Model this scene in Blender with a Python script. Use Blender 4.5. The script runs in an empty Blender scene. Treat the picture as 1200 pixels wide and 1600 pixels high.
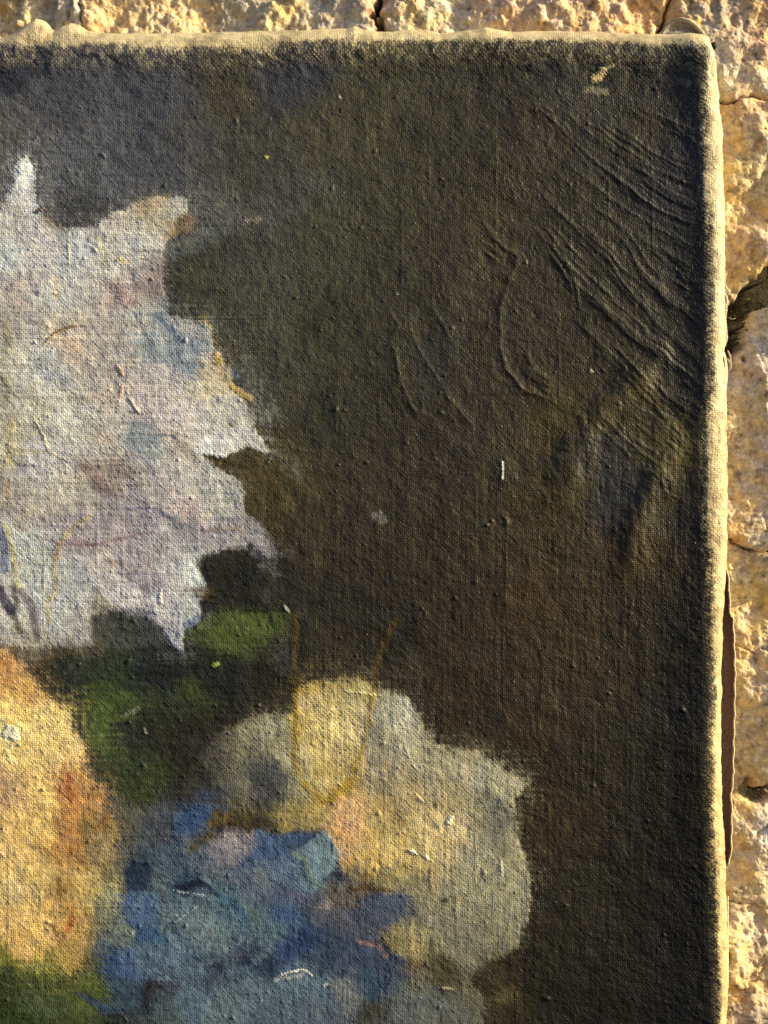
import bpy, math, random
import numpy as np

S = 0.0002            # metres per photograph pixel at the canvas face (1 px = 0.2 mm)
D = 1900.0            # camera distance in the same unit
scene = bpy.context.scene
C = scene.collection

# ------------------------------------------------------------------ camera, sky, sun, exposure
cam_d = bpy.data.cameras.new('camera')
cam_d.sensor_fit = 'VERTICAL'; cam_d.sensor_height = 24.0
cam_d.lens = 24.0 * D / 1600.0
cam_d.clip_start = 0.01; cam_d.clip_end = 50.0
cam = bpy.data.objects.new('camera', cam_d); C.objects.link(cam)
cam.location = (0, -D * S, 0); cam.rotation_euler = (math.radians(90), 0, 0)
scene.camera = cam

SUN_GRAZE = 13.0      # degrees between the rays and the face of the canvas
SUN_TILT = 22.0       # how far above "from the right" the rays come, in the plane of the canvas
g, t_ = math.radians(SUN_GRAZE), math.radians(SUN_TILT)
sd = (math.cos(g) * math.cos(t_), -math.sin(g), math.cos(g) * math.sin(t_))   # towards the sun
sun_el = math.asin(sd[2]); sun_az = math.atan2(sd[0], sd[1])
sl = bpy.data.lights.new('sun', 'SUN'); sl.energy = 5.0; sl.angle = math.radians(0.5); sl.color = (1.0, 0.83, 0.46)
so = bpy.data.objects.new('sun', sl); C.objects.link(so)
from mathutils import Vector
so.rotation_euler = Vector(sd).to_track_quat('Z', 'Y').to_euler(); so.location = (0.5, -0.3, 0.4)
w = bpy.data.worlds.new('World'); scene.world = w; w.use_nodes = True
nt = w.node_tree; bg = nt.nodes['Background']
sky = nt.nodes.new('ShaderNodeTexSky'); sky.sky_type = 'NISHITA'; sky.sun_disc = False
sky.air_density = 0.7; sky.dust_density = 3.0; sky.ozone_density = 0.6; sky.sun_elevation = sun_el; sky.sun_rotation = sun_az
nt.links.new(sky.outputs[0], bg.inputs[0]); bg.inputs[1].default_value = 0.11
scene.view_settings.view_transform = 'Standard'; scene.view_settings.look = 'None'
scene.view_settings.gamma = 1.0; scene.view_settings.exposure = 0.75

# what a white face in the plane of the canvas measures in the render (per channel, linear):
# turns a colour read from the photograph into a base colour
WHITE = np.array([0.99, 0.885, 0.66])
GLOSS = np.array([0.016, 0.016, 0.016])     # what the varnish adds by reflecting the sky

# ------------------------------------------------------------------ small helpers
def lin(h):
    if isinstance(h, str):
        c = np.array([int(h[i:i+2], 16) for i in (0, 2, 4)]) / 255.0
    else:
        c = np.array(h) / 255.0
    return np.where(c <= 0.04045, c / 12.92, ((c + 0.055) / 1.055) ** 2.4)
def alb(h):
    c = np.array([int(h[i:i+2], 16) for i in (0, 2, 4)], float); L_ = c @ np.array([.3, .59, .11])
    k = .58 + .34 * np.clip((c[0] - c[2]) / 55, 0, 1) - .26 * np.clip((c[0] - c[1] - 22) / 40, 0, 1)
    dk = np.clip((82 - L_) / 14, 0, 1); wm = np.clip((c[0] - c[2]) / 14, 0, 1)
    if c[1] <= c[0] + 2 and c[2] <= c[0] + 8:
        c += dk * (wm * np.array([1.5, 1.8, -7]) + np.array([0, .35, 0]) * max(0, c[0] - c[1] - 6) - np.array([0, .6, 0]) * max(0, 3 - (c[0] - c[1])) * wm); c *= 1 - .02 * dk; k += .2 * dk * wm * (1 - k)
    # cool paints are greyer than they look beside the ochres
    if c[2] > c[0] + 14: k += .02; c = c * .78 + np.array([76, 108, 128]) * .22 + np.array([-2, 2, 0]) * np.clip((130 - L_) / 30, 0, 1); L_ = c @ np.array([.3, .59, .11])
    gr = max(0, min(c[1] - c[0], c[1] - c[2])); c[0] += .38 * gr; c[1] -= .1 * gr
    c = np.clip(L_ + (c - L_) * k + np.array([5, 3, -5]) * np.clip((L_ - 60) / 60, 0, 1) + 7 * np.clip((L_ - 125) / 25, 0, 1)  + np.array([3, 0, -5]) * np.clip((L_ - 120) / 20, 0, 1), 2, 250)
    return np.clip(np.maximum(lin(c) - GLOSS, .5 * lin(c)) / WHITE, 0.004, 0.85)

def vn(ny, nx, cy, cx, seed):
    """smooth value noise in -1..1 on an ny x nx grid, cells of cy x cx samples"""
    r = np.random.RandomState(seed)
    gy, gx = int(ny / cy) + 3, int(nx / cx) + 3
    G = r.uniform(-1, 1, (gy, gx)).astype(np.float32)
    y = np.arange(ny, dtype=np.float32) / cy; x = np.arange(nx, dtype=np.float32) / cx
    yi, xi = y.astype(int), x.astype(int); fy, fx = y - yi, x - xi
    fy = fy * fy * (3 - 2 * fy); fx = fx * fx * (3 - 2 * fx)
    A = G[yi] * (1 - fy)[:, None] + G[yi + 1] * fy[:, None]
    return A[:, xi] * (1 - fx) + A[:, xi + 1] * fx
def sstep(a, b, x):
    t = np.clip((x - a) / (b - a), 0, 1); return t * t * (3 - 2 * t)
def seg_dist(X, Y, pts, closed=False):
    pts = np.asarray(pts, dtype=np.float32); n = len(pts); best = None; par = None
    L = 0.0; tot = sum(np.hypot(*(pts[(i+1) % n] - pts[i])) for i in range(n if closed else n - 1)) + 1e-6
    for i in range(n if closed else n - 1):
        p, q = pts[i], pts[(i + 1) % n]; d = q - p; l2 = float(d @ d) + 1e-9
        t = np.clip(((X - p[0]) * d[0] + (Y - p[1]) * d[1]) / l2, 0, 1)
        dd = np.hypot(X - p[0] - t * d[0], Y - p[1] - t * d[1])
        pp = (L + t * math.sqrt(l2)) / tot; L += math.sqrt(l2)
        if best is None: best, par = dd, pp
        else:
            m = dd < best; best = np.where(m, dd, best); par = np.where(m, pp, par)
    return best, par
def inside(X, Y, pts):
    c = np.zeros(X.shape, bool); n = len(pts)
    for i in range(n):
        x1, y1 = pts[i]; x2, y2 = pts[(i + 1) % n]
        if y1 == y2: continue
        m = ((Y < y1) != (Y < y2)) & (X < (x2 - x1) * (Y - y1) / (y2 - y1) + x1); c ^= m
    return c
def sdf(X, Y, pts):
    d, _ = seg_dist(X, Y, pts, True); return np.where(inside(X, Y, pts), -d, d)
def pts_of(s):
    v = [float(k) for k in s.replace(',', ' ').split()]; return list(zip(v[0::2], v[1::2]))

class Field:
    """colour + relief of a surface, laid down stroke by stroke on a regular grid of (x, y)"""
    def __init__(f, x0, y0, x1, y1, q, seed):
        f.x = np.arange(x0, x1 + .1, q, dtype=np.float32); f.y = np.arange(y0, y1 + .1, q, dtype=np.float32)
        f.q, f.x0, f.y0 = q, x0, y0
        f.X, f.Y = np.meshgrid(f.x, f.y); f.ny, f.nx = f.X.shape
        f.col = np.zeros((f.ny, f.nx, 3), np.float32); f.h = np.zeros((f.ny, f.nx), np.float32)
        N = lambda c, s: vn(f.ny, f.nx, c / q, c / q, seed + s)
        f.wx = N(34, 1) + .55 * N(11, 2) + .35 * N(4.5, 3); f.wy = N(34, 4) + .55 * N(11, 5) + .35 * N(4.5, 6)
        r = np.random.RandomState(seed + 9)
        thread = np.sin(f.X * np.pi / 3.3 + N(60, 7)) * np.sin(f.Y * np.pi / 3.3 + N(60, 8))
        f.drag = (.6 * vn(f.ny, f.nx, 2.6 / q, 30 / q, seed + 12) + .5 * vn(f.ny, f.nx, 26 / q, 2.8 / q, seed + 13)).astype(np.float32)
        f.fine = (.55 * r.uniform(-1, 1, f.X.shape) + .45 * thread + .5 * N(6, 11)).astype(np.float32)
    def box(f, pts, pad):
        a = np.asarray(pts); x0, y0 = a.min(0) - pad; x1, y1 = a.max(0) + pad
        i0 = max(0, int((x0 - f.x0) / f.q)); i1 = min(f.nx, int((x1 - f.x0) / f.q) + 2)
        j0 = max(0, int((y0 - f.y0) / f.q)); j1 = min(f.ny, int((y1 - f.y0) / f.q) + 2)
        return (slice(j0, j1), slice(i0, i1)) if i1 > i0 and j1 > j0 else None
    def anchors(f, s, sl=None, power=2.0, eps=14.0, conv=alb, brush='b'):
        sl = sl or (slice(None), slice(None))
        lx, ly = dict(h=(70, 5), v=(5, 70), b=(18, 18))[brush]       # the run of the bristles
        n1 = vn(f.ny, f.nx, ly / f.q, lx / f.q, 71)[sl]; n2 = vn(f.ny, f.nx, .45 * ly / f.q, .6 * lx / f.q, 72)[sl]; n3 = vn(f.ny, f.nx, 7 / f.q, 7 / f.q, 73)[sl]
        ax, ay = dict(h=(18, 6), v=(6, 12), b=(9, 9))[brush]
        X = f.X[sl] + 4 * f.wx[sl] + ax * n1 + .6 * ax * n2 + 3 * n3; Y = f.Y[sl] + 4 * f.wy[sl] + ay * n2 + .6 * ay * n1 - 3 * n3
        W = np.zeros(X.shape, np.float32) + 1e-9; A = np.zeros(X.shape + (3,), np.float32)
        tok = s.split()
        for i in range(0, len(tok), 3):
            x, y = float(tok[i]), float(tok[i + 1]); c = conv(tok[i + 2]) ** 0.5
            wt = 1.0 / ((X - x) ** 2 + (Y - y) ** 2 + eps * eps) ** power
            W += wt; A += wt[..., None] * c.astype(np.float32)
        return (A / W[..., None]) ** 2
    def put(f, sl, a, c, h):
        a = a[..., None]; f.col[sl] = f.col[sl] * (1 - a) + c * a
        if h: f.h[sl] += h * a[..., 0]
    def mask(f, pts, soft=4, warp=3, dry=.4, alpha=1.0):
        sl = f.box(pts, soft * 2 + 12)
        if sl is None: return None, None
        d = sdf(f.X[sl] + warp * f.wx[sl], f.Y[sl] + warp * f.wy[sl], pts)
        return sl, np.clip(.5 - d / max(soft, .5) + dry * (.5 * f.fine[sl] + .8 * f.drag[sl]), 0, 1) * alpha
    def P(f, c, s, soft=4, alpha=1.0, warp=3, dry=.4, h=0.0, conv=alb):
        sl, a = f.mask(pts_of(s), soft, warp, dry, alpha)
        if sl is not None: f.put(sl, a, conv(c).astype(np.float32), h)
    def L(f, c, wd, s, soft=3, alpha=.8, warp=2, dry=.4, h=0.0, taper=False, conv=alb):
        pts = pts_of(s)
        if len(pts) == 1: pts = [pts[0], (pts[0][0] + .5, pts[0][1] + .5)]
        sl = f.box(pts, wd + soft * 2 + 10)
        if sl is None: return
        d, p = seg_dist(f.X[sl] + warp * f.wx[sl], f.Y[sl] + warp * f.wy[sl], pts)
        hw = wd / 2.0
        if taper: hw = hw * (1 - .85 * np.abs(2 * p - 1) ** 2)
        a = np.clip(.5 - (d - hw) / max(soft, .5) + dry * f.fine[sl], 0, 1) * alpha
        f.put(sl, a, conv(c).astype(np.float32), min(h, 1.0 + .25 * h))

def principled(name, rough=.6, spec=.3):
    m = bpy.data.materials.new(name); m.use_nodes = True
    b = m.node_tree.nodes['Principled BSDF']
    b.inputs['Roughness'].default_value = rough; b.inputs['Specular IOR Level'].default_value = spec
    return m, m.node_tree, b
def grid_mesh(name, V, use, mat, parent=None, col=None, uv=None, normals=None):
    """one mesh from the cells of an ny x nx vertex grid where `use` (ny-1 x nx-1) is true"""
    ny, nx = V.shape[:2]
    j, i = np.nonzero(use); a = j * nx + i
    quads = np.stack([a, a + nx, a + nx + 1, a + 1], 1)
    ids, inv = np.unique(quads, return_inverse=True); inv = inv.reshape(-1)
    me = bpy.data.meshes.new(name)
    me.vertices.add(len(ids)); me.vertices.foreach_set('co', V.reshape(-1, 3)[ids].astype(np.float32).ravel())
    me.loops.add(len(inv)); me.loops.foreach_set('vertex_index', inv.astype(np.int32))
    me.polygons.add(len(quads))
    me.polygons.foreach_set('loop_start', np.arange(0, len(inv), 4, dtype=np.int32))
    me.update(calc_edges=True)
    me.polygons.foreach_set('use_smooth', np.ones(len(quads), bool))
    if col is not None:
        at = me.attributes.new('paint', 'FLOAT_COLOR', 'POINT')
        rgba = np.ones((len(ids), 4), np.float32); rgba[:, :3] = col.reshape(-1, 3)[ids]; at.data.foreach_set('color', rgba.ravel())
    if uv is not None:
        ul = me.uv_layers.new(name='sheet'); u = uv.reshape(-1, 2)[ids][inv].astype(np.float32); ul.data.foreach_set('uv', u.ravel())
    if normals is not None:
        me.normals_split_custom_set_from_vertices(normals.reshape(-1, 3)[ids].astype(np.float32).tolist())
    me.materials.append(mat)
    o = bpy.data.objects.new(name, me); C.objects.link(o); o.parent = parent
    return o
def tube(name, pts, radii, mat, parent=None, n=8, extra=None):
    """a strand, bulb or rod: rings of n vertices about a centre line (points in metres)"""
    vs, fs = [], []
    P_ = [Vector(p) for p in pts]
    for k, p in enumerate(P_):
        d = (P_[min(k + 1, len(P_) - 1)] - P_[max(k - 1, 0)]).normalized()
        u = d.cross(Vector((0, 1, .2))).normalized(); v = d.cross(u)
        for m in range(n):
            a = 2 * math.pi * m / n; vs.append(p + radii[k] * (math.cos(a) * u + math.sin(a) * v))
    for k in range(len(P_) - 1):
        for m in range(n): fs.append((k*n+m, k*n+(m+1) % n, (k+1)*n+(m+1) % n, (k+1)*n+m))
    fs.append(tuple(range(n))[::-1]); fs.append(tuple(range((len(P_)-1)*n, len(P_)*n)))
    me = bpy.data.meshes.new(name); me.from_pydata(vs, [], fs); me.materials.append(mat)
    for p in me.polygons: p.use_smooth = True
    o = bpy.data.objects.new(name, me); C.objects.link(o); o.parent = parent
    return o
def wpt(px, py, d=0.0):
    """a point seen at photograph pixel (px, py), d pixels behind the face of the canvas, in metres"""
    k = 1 + d / D
    return ((px - 600) * k * S, d * S, (800 - py) * k * S)
def thing(name, label, cat, loc=(0, 0, 0)):
    o = bpy.data.objects.new(name, None); C.objects.link(o); o.location = loc; o.empty_display_size = .01
    o['label'] = label; o['category'] = cat
    return o

# ================================================================== THE PAINTING
q = 1.6
F = Field(-24, -60, 1240, 1632, q, 40)        # coordinates run along the cloth, past the folded edges
X, Y = F.X, F.Y
#--BG
BG = '''0 115 3a3a40 0 180 5a5856 20 230 5c5854 100 150 4c4c50 150 200 55555a 100 260 606063 150 285 5a5b5e 200 250 4c4d54
250 150 4a4a4e 250 280 4a4a4c 130 325 474644 300 200 4a4946 350 150 4a443c 400 250 45433c 450 120 403f42 450 300 4a4843
330 330 54524a 340 400 42413a 300 440 45423a 400 420 4b4840 500 200 4a453a 600 200 443f35 700 200 3d382e 600 120 48443a
500 350 46433a 600 350 403c32 430 500 4a473e 500 500 403d33 600 500 3c382e 700 400 3c362b 650 600 3a352a 500 650 38352a
450 600 46423a 430 730 48402f 400 760 4c3c2a 600 750 3c352a 500 850 3c3428 400 900 2c2822 500 950 322a22 700 700 3a3328
800 300 3c3628 850 200 3a3428 900 150 34312c 1000 200 30291e 900 350 352f22 1000 400 302a1f 850 500 3a3326 950 500 342c1e
1050 300 262428 1080 400 221f1e 1000 600 362d1c 900 650 403520 850 800 41341f 800 700 3c3426 930 720 333230 960 780 2e2e30
900 850 3e3222 1000 850 3c2e1c 1050 780 3c3420 1060 700 4c4228 700 900 3a3022 600 1000 2e261e 750 1000 3c3022 700 1100 3a2e20
850 950 412f1e 850 1100 3c2e20 900 1000 3c2c1c 1000 1000 34261a 1060 1000 281e18 950 1200 30261c 1050 1200 241c16 850 1300 3e3022
900 1400 302820 1000 1400 241d18 1070 1400 1a1614 850 1550 302a20 950 1550 241e1a 1070 1550 1a1616 790 1560 3c3424
430 1050 302a22 450 1000 2e2a22 350 1150 352d25 400 1100 2c241e 300 1170 342b25 240 1190 352e28 190 1290 5a584a 200 1340 56564c
240 1310 4a5058 170 1380 6c6a50 640 1060 3c362c 520 1040 3a3226 180 990 45483f 140 1005 55503f 60 1030 5c4c3c 60 1600 3a4a26
1080 150 2c2a28 1080 250 24242c 1080 600 2a2620 1085 800 24201c 1090 1100 201a18'''
F.col[:] = F.anchors(BG)
# dark, bluish scumbles; also sunlit gold and shade of the folds put into colour
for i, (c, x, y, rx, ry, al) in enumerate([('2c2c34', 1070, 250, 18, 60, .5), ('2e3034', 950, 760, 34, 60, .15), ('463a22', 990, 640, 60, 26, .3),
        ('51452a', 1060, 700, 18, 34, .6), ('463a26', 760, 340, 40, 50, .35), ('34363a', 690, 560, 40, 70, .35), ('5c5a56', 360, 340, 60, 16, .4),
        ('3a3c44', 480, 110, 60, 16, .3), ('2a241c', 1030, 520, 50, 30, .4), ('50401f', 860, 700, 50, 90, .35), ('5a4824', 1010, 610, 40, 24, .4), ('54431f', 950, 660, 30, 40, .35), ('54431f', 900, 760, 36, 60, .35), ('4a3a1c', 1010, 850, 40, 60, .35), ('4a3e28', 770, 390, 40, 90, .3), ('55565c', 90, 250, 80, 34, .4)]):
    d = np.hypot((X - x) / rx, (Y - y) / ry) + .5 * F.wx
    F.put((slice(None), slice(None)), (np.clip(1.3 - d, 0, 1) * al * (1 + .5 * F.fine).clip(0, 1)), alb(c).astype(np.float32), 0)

# regions of the picture: outline, colour anchors
WHITE_FLOWER = '''-30 345 0 320 12 290 18 262 28 243 40 242 50 256 49 280 52 304 62 330 80 348 105 353 130 351 150 345 180 326 215 309 245 305
262 311 273 302 288 307 289 325 271 345 262 365 250 385 248 400 250 430 252 450 256 470 262 492 285 500 310 497 325 505 332 530 345 560
360 590 372 620 385 640 395 665 410 690 420 707 405 705 385 698 370 705 350 713 330 712 305 706 325 722 350 735 370 750 378 770 380 790
382 805 400 815 415 840 424 864 418 872 403 858 388 850 370 857 340 862 315 868 300 880 305 895 318 915 326 925 308 945 310 965 295 970
283 976 282 1020 272 1014 258 996 240 976 222 958 200 955 165 958 140 965 135 985 140 1008 100 1014 60 1015 30 1012 -30 1008'''
WHITE_COL = '''38 265 c9ccd6 35 300 b9b8b8 10 350 a9aca6 60 380 b5aeac 10 400 a9b5b3 100 390 a7adb5 170 400 aeb1a8 230 330 a59c8a
280 315 9aa09c 200 345 b4ada0 210 380 b5b8b2 20 450 ab9f9c 90 450 a9b0ad 180 455 a89594 230 430 8c7f80 140 430 adb1ac 20 500 a09a98
30 560 b0aea0 100 520 b0a396 60 570 abb0b0 130 560 a89f98 220 500 a3a49f 180 540 a49c9a 240 540 8f98a6 290 560 7f8797 300 530 8990a0
255 500 8d97a3 300 510 999a9a 330 570 b0a58c 320 600 b8ad94 250 590 ada5a5 230 630 b5a6a6 290 640 b3a8ab 350 650 a8a8a4 330 690 b6b9ba
380 690 b5b7ac 160 620 b0a8a0 60 630 b3b0a0 110 650 aab0a8 20 690 a9a490 60 720 a5a6ac 150 690 a8a29a 220 690 8e959d 280 690 b0a8a2
100 760 a9a296 40 790 a19890 180 745 8a7c76 200 780 908e98 240 760 a49da0 300 760 a2a5a2 350 770 a3a69f 340 800 a5a79c 290 790 a89c9c
30 850 aab5b0 60 860 a4aba8 120 840 968b96 180 830 9a8e9c 250 830 a09ca6 310 830 8f8d9c 360 825 8f8a96 400 850 8b8a92 120 900 a3aaad
60 920 a8b0ac 160 880 a39b9d 180 920 b1adb2 230 900 988e9a 270 880 a5a5aa 300 890 b3c0ba 260 940 a6a6ab 300 950 a0a5a8 265 985 8d8c9a
90 960 a9aeae 130 980 9b9a98 20 960 a8a8a8 40 1000 a09a8c'''
LEAF = '''45 1045 60 1036 130 1022 200 1008 290 985 310 970 350 955 400 945 440 950 456 970 452 1000 430 1020 400 1035 380 1060 385 1090
350 1110 300 1130 250 1150 258 1180 268 1210 262 1240 240 1260 190 1255 160 1230 140 1205 130 1180 128 1150 110 1120 80 1095 60 1070'''
LEAF_COL = '''400 985 41552a 350 1000 44582c 300 970 3c4f28 300 1080 3a4a26 200 1060 30402a 240 1050 26302a 320 1050 2c3424 180 1100 3c5428
150 1150 426030 160 1120 435c2a 100 1060 2f3c28 70 1060 38342e 250 1100 34422a 200 1200 37482a 150 1200 36452a 240 1235 3c4e28 200 1150 34382a
350 1060 2a2a22 440 1010 38382a'''
LEAF2 = '-30 1508 30 1512 100 1530 150 1528 168 1555 200 1598 225 1650 -30 1650'
LEAF2_COL = '20 1550 3a4a26 60 1570 3f5430 140 1550 465a2c 195 1590 333c26 10 1600 36481f 80 1530 44502c 100 1600 3c502a'
YELLOW = '''-30 1012 0 1018 20 1035 45 1060 75 1095 100 1110 108 1125 110 1150 125 1168 128 1190 125 1205 145 1225 160 1240 166 1270
178 1300 180 1340 168 1366 186 1380 190 1402 174 1430 150 1450 145 1480 125 1520 90 1530 60 1522 0 1515 -30 1512'''
YELLOW_COL = '''10 1040 c08a50 40 1080 c99650 20 1120 dcb86c 60 1130 dcbf78 10 1145 e6d49a 90 1130 d9bd78 40 1190 d9b870 20 1180 cdb070
100 1180 d4b476 10 1240 b8946a 60 1250 d8b468 100 1240 c07840 140 1250 b07840 60 1300 d0ab64 90 1290 c08848 150 1290 8a7048
160 1330 8a7a58 20 1330 cda868 100 1330 a87844 50 1380 c0a468 20 1400 b8a070 90 1400 a08050 130 1390 b09860 170 1400 9a9468
60 1450 cda45c 20 1450 c8a060 100 1460 b08850 130 1470 b89458 120 1500 a08450 40 1490 c49a58 60 1515 8a8448 170 1440 7f8a70 10 1515 7a7438'''
CREAM = '''325 1165 355 1138 390 1122 430 1124 452 1112 460 1082 480 1068 520 1060 560 1060 590 1075 625 1090 635 1092 648 1110 660 1135
680 1160 710 1172 745 1180 780 1195 810 1215 817 1232 812 1240 803 1260 807 1290 812 1330 818 1350 828 1375 830 1420 825 1440 812 1462
810 1488 790 1500 755 1512 740 1540 765 1580 740 1650 590 1650 600 1560 620 1500 560 1420 520 1340 500 1302 460 1302 420 1308 380 1302
330 1282 300 1264 275 1240 292 1205'''
CREAM_COL = '''340 1190 5c574a 380 1160 78735c 430 1150 8a866c 300 1220 453f38 320 1250 44454a 370 1230 6a6655 430 1220 565650 420 1240 504e48
400 1210 5a5a50 455 1180 8e8b74 455 1230 8c8868 370 1285 5a4a30 410 1285 4c4230 340 1290 6a5630 480 1100 a08c58 520 1130 c4ac6c
530 1140 d0b878 500 1170 b89c5c 540 1180 b09660 520 1220 9a8044 480 1140 b0944c 560 1090 a09468 580 1150 8a8470 600 1120 8a8a7c
635 1120 a09c86 640 1160 98927a 600 1180 8e8672 590 1220 94886c 660 1200 948c70 720 1210 9a9272 780 1220 a09a7c 810 1235 a09c80
770 1260 848069 780 1290 7c7a68 700 1250 9c9070 650 1250 a0906c 700 1290 c4b080 680 1310 bca678 540 1310 c08e58 545 1280 c4925e
590 1290 a08c60 620 1330 bca468 580 1340 b89a5c 500 1270 a08c5c 450 1280 8f8052 650 1350 a49468 750 1330 8f8a72 800 1330 908a6e
600 1370 8a7c58 660 1400 8e8668 720 1400 8a866c 790 1400 8c8a72 560 1395 6a5a40 640 1430 74705c 600 1470 857450 640 1480 88805c
700 1450 84806a 780 1450 86826a 720 1500 75715c 700 1530 544e3c 640 1540 66644c 690 1510 55503c 680 1580 5c6050 630 1590 50585a
740 1560 625e48 720 1600 56564a'''
BLUE = '''150 1490 165 1462 182 1436 183 1404 190 1372 203 1346 215 1328 238 1334 262 1325 275 1302 266 1284 275 1272 300 1262 325 1270
320 1290 305 1312 330 1308 355 1303 385 1308 398 1298 430 1312 460 1302 485 1300 500 1300 515 1312 528 1335 520 1355 514 1372 560 1385
600 1398 640 1408 644 1436 620 1450 598 1470 592 1482 650 1510 644 1540 620 1570 610 1650 228 1650 200 1596 170 1552 155 1515'''
BLUE_COL = '''300 1285 2f4672 350 1325 77717e 370 1310 8a8088 310 1340 5a6474 270 1360 4c566a 340 1370 66687a 400 1340 40527c 420 1330 3a4c80
470 1315 2c3a5c 500 1320 5c7488 510 1340 62808c 480 1345 5a748c 440 1370 4c5c8c 450 1400 565878 400 1400 5a6078 480 1370 587890
210 1330 38404c 215 1375 2a3044 250 1380 4c5a6c 300 1390 2c3a54 340 1400 4a6878 210 1430 405a94 225 1415 48629c 255 1440 4c5a64
300 1430 566c78 320 1460 60767c 360 1430 2c5474 350 1470 647a80 390 1440 50686c 230 1470 2c5080 190 1460 62786c 180 1480 5a6c64
200 1510 385088 180 1500 2c4474 240 1500 505c70 280 1490 50607a 300 1520 4a5268 260 1550 3a3a48 240 1560 302c34 200 1550 344050
330 1530 3c3e50 370 1490 465a70 400 1510 30384c 440 1430 3a5080 480 1470 2c3c68 450 1490 3c4a7c 420 1460 4a6474 500 1430 4c4a5c
560 1440 4a465c 600 1420 4c4c68 540 1410 60584e 500 1490 343c54 560 1490 3c3e5c 600 1500 3a3c58 590 1550 30405c 620 1530 404458
300 1570 4a6078 350 1580 5a6a70 400 1560 586874 460 1540 5a7080 500 1560 526478 540 1560 646a70 480 1590 585c6c 420 1590 4c5866
250 1600 3c4a44 590 1590 4c5448 650 1520 5a4c48 325 1500 3a3c4a 290 1415 4c6470'''
region = np.zeros((F.ny, F.nx), np.int8)
REG = []
def paint_region(idx, outline, cols, soft, warp, dry, h, brush='b'):
    pts = pts_of(outline); sl, a = F.mask(pts, soft, warp, dry)
    c = F.anchors(cols, sl, 2.4, 7.0, brush=brush)
    region[sl] = np.where(sdf(X[sl] + warp * F.wx[sl], Y[sl] + warp * F.wy[sl], pts) < 0, idx, region[sl])
    sh, ah = F.mask(pts, soft * 4 + 14, warp + 7, .8, .40)            # paint dragged thin past the edge
    F.put(sh, ah * np.clip(.75 + .5 * F.fine[sh], 0, 1), F.anchors(cols, sh, 2.4, 7.0, brush=brush), 0)
    F.put(sl, a, c, h)
paint_region(6, LEAF2, LEAF2_COL, 14, 4, .6, .3, 'h')
paint_region(5, LEAF, LEAF_COL, 18, 5, .7, .3, 'h')
paint_region(4, CREAM, CREAM_COL, 9, 4, .7, .3, 'v')
F.L('352e28', 40, '300 1130 318 1160 300 1200 284 1230', soft=50, alpha=.8, dry=.7)
F.L('38342c', 18, '350 1118 400 1106 440 1102', soft=26, alpha=.7, dry=.8)
paint_region(2, YELLOW, YELLOW_COL, 10, 4, .7, .5, 'v')
paint_region(3, BLUE, BLUE_COL, 16, 6, .8, .4)
paint_region(1, WHITE_FLOWER, WHITE_COL, 7, 3, .7, .5, 'h')
# --- white flower: strokes
P, L = F.P, F.L
def many(fn, rows):
    for r in rows: fn(*r[:-1], **r[-1]) if isinstance(r[-1], dict) else fn(*r)
P('2c2820', '318 869 350 863 385 866 405 888 415 930 420 960 370 955 330 945 311 968 309 942 326 922 306 893', soft=5, alpha=.9)
P('5a4a30', '296 918 318 914 334 920 328 934 306 938', soft=5, alpha=.7, dry=.9)
P('4a3c28', '306 706 330 712 352 714 372 706 388 699 408 706 440 730 450 790 440 850 424 862 402 815 384 804 380 770 366 746 330 724', soft=4, alpha=.85)
P('454840', '136 968 165 960 200 958 222 962 245 985 262 1002 240 1010 180 1016 140 1010', soft=10, alpha=.75, dry=.7)
P('7a6c4c', '148 925 165 938 190 955 160 962 135 955', soft=8, alpha=.6, dry=.8)
P('7a7684', '165 955 200 950 225 952 240 968 200 962', soft=4, alpha=.7)
P('a9abb2', '236 955 282 955 284 985 283 1020 272 1014 256 992', soft=3, alpha=.8, h=.6)
P('6f83ac', '290 968 306 960 310 970 298 982 286 984', soft=4, alpha=.8)
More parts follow.
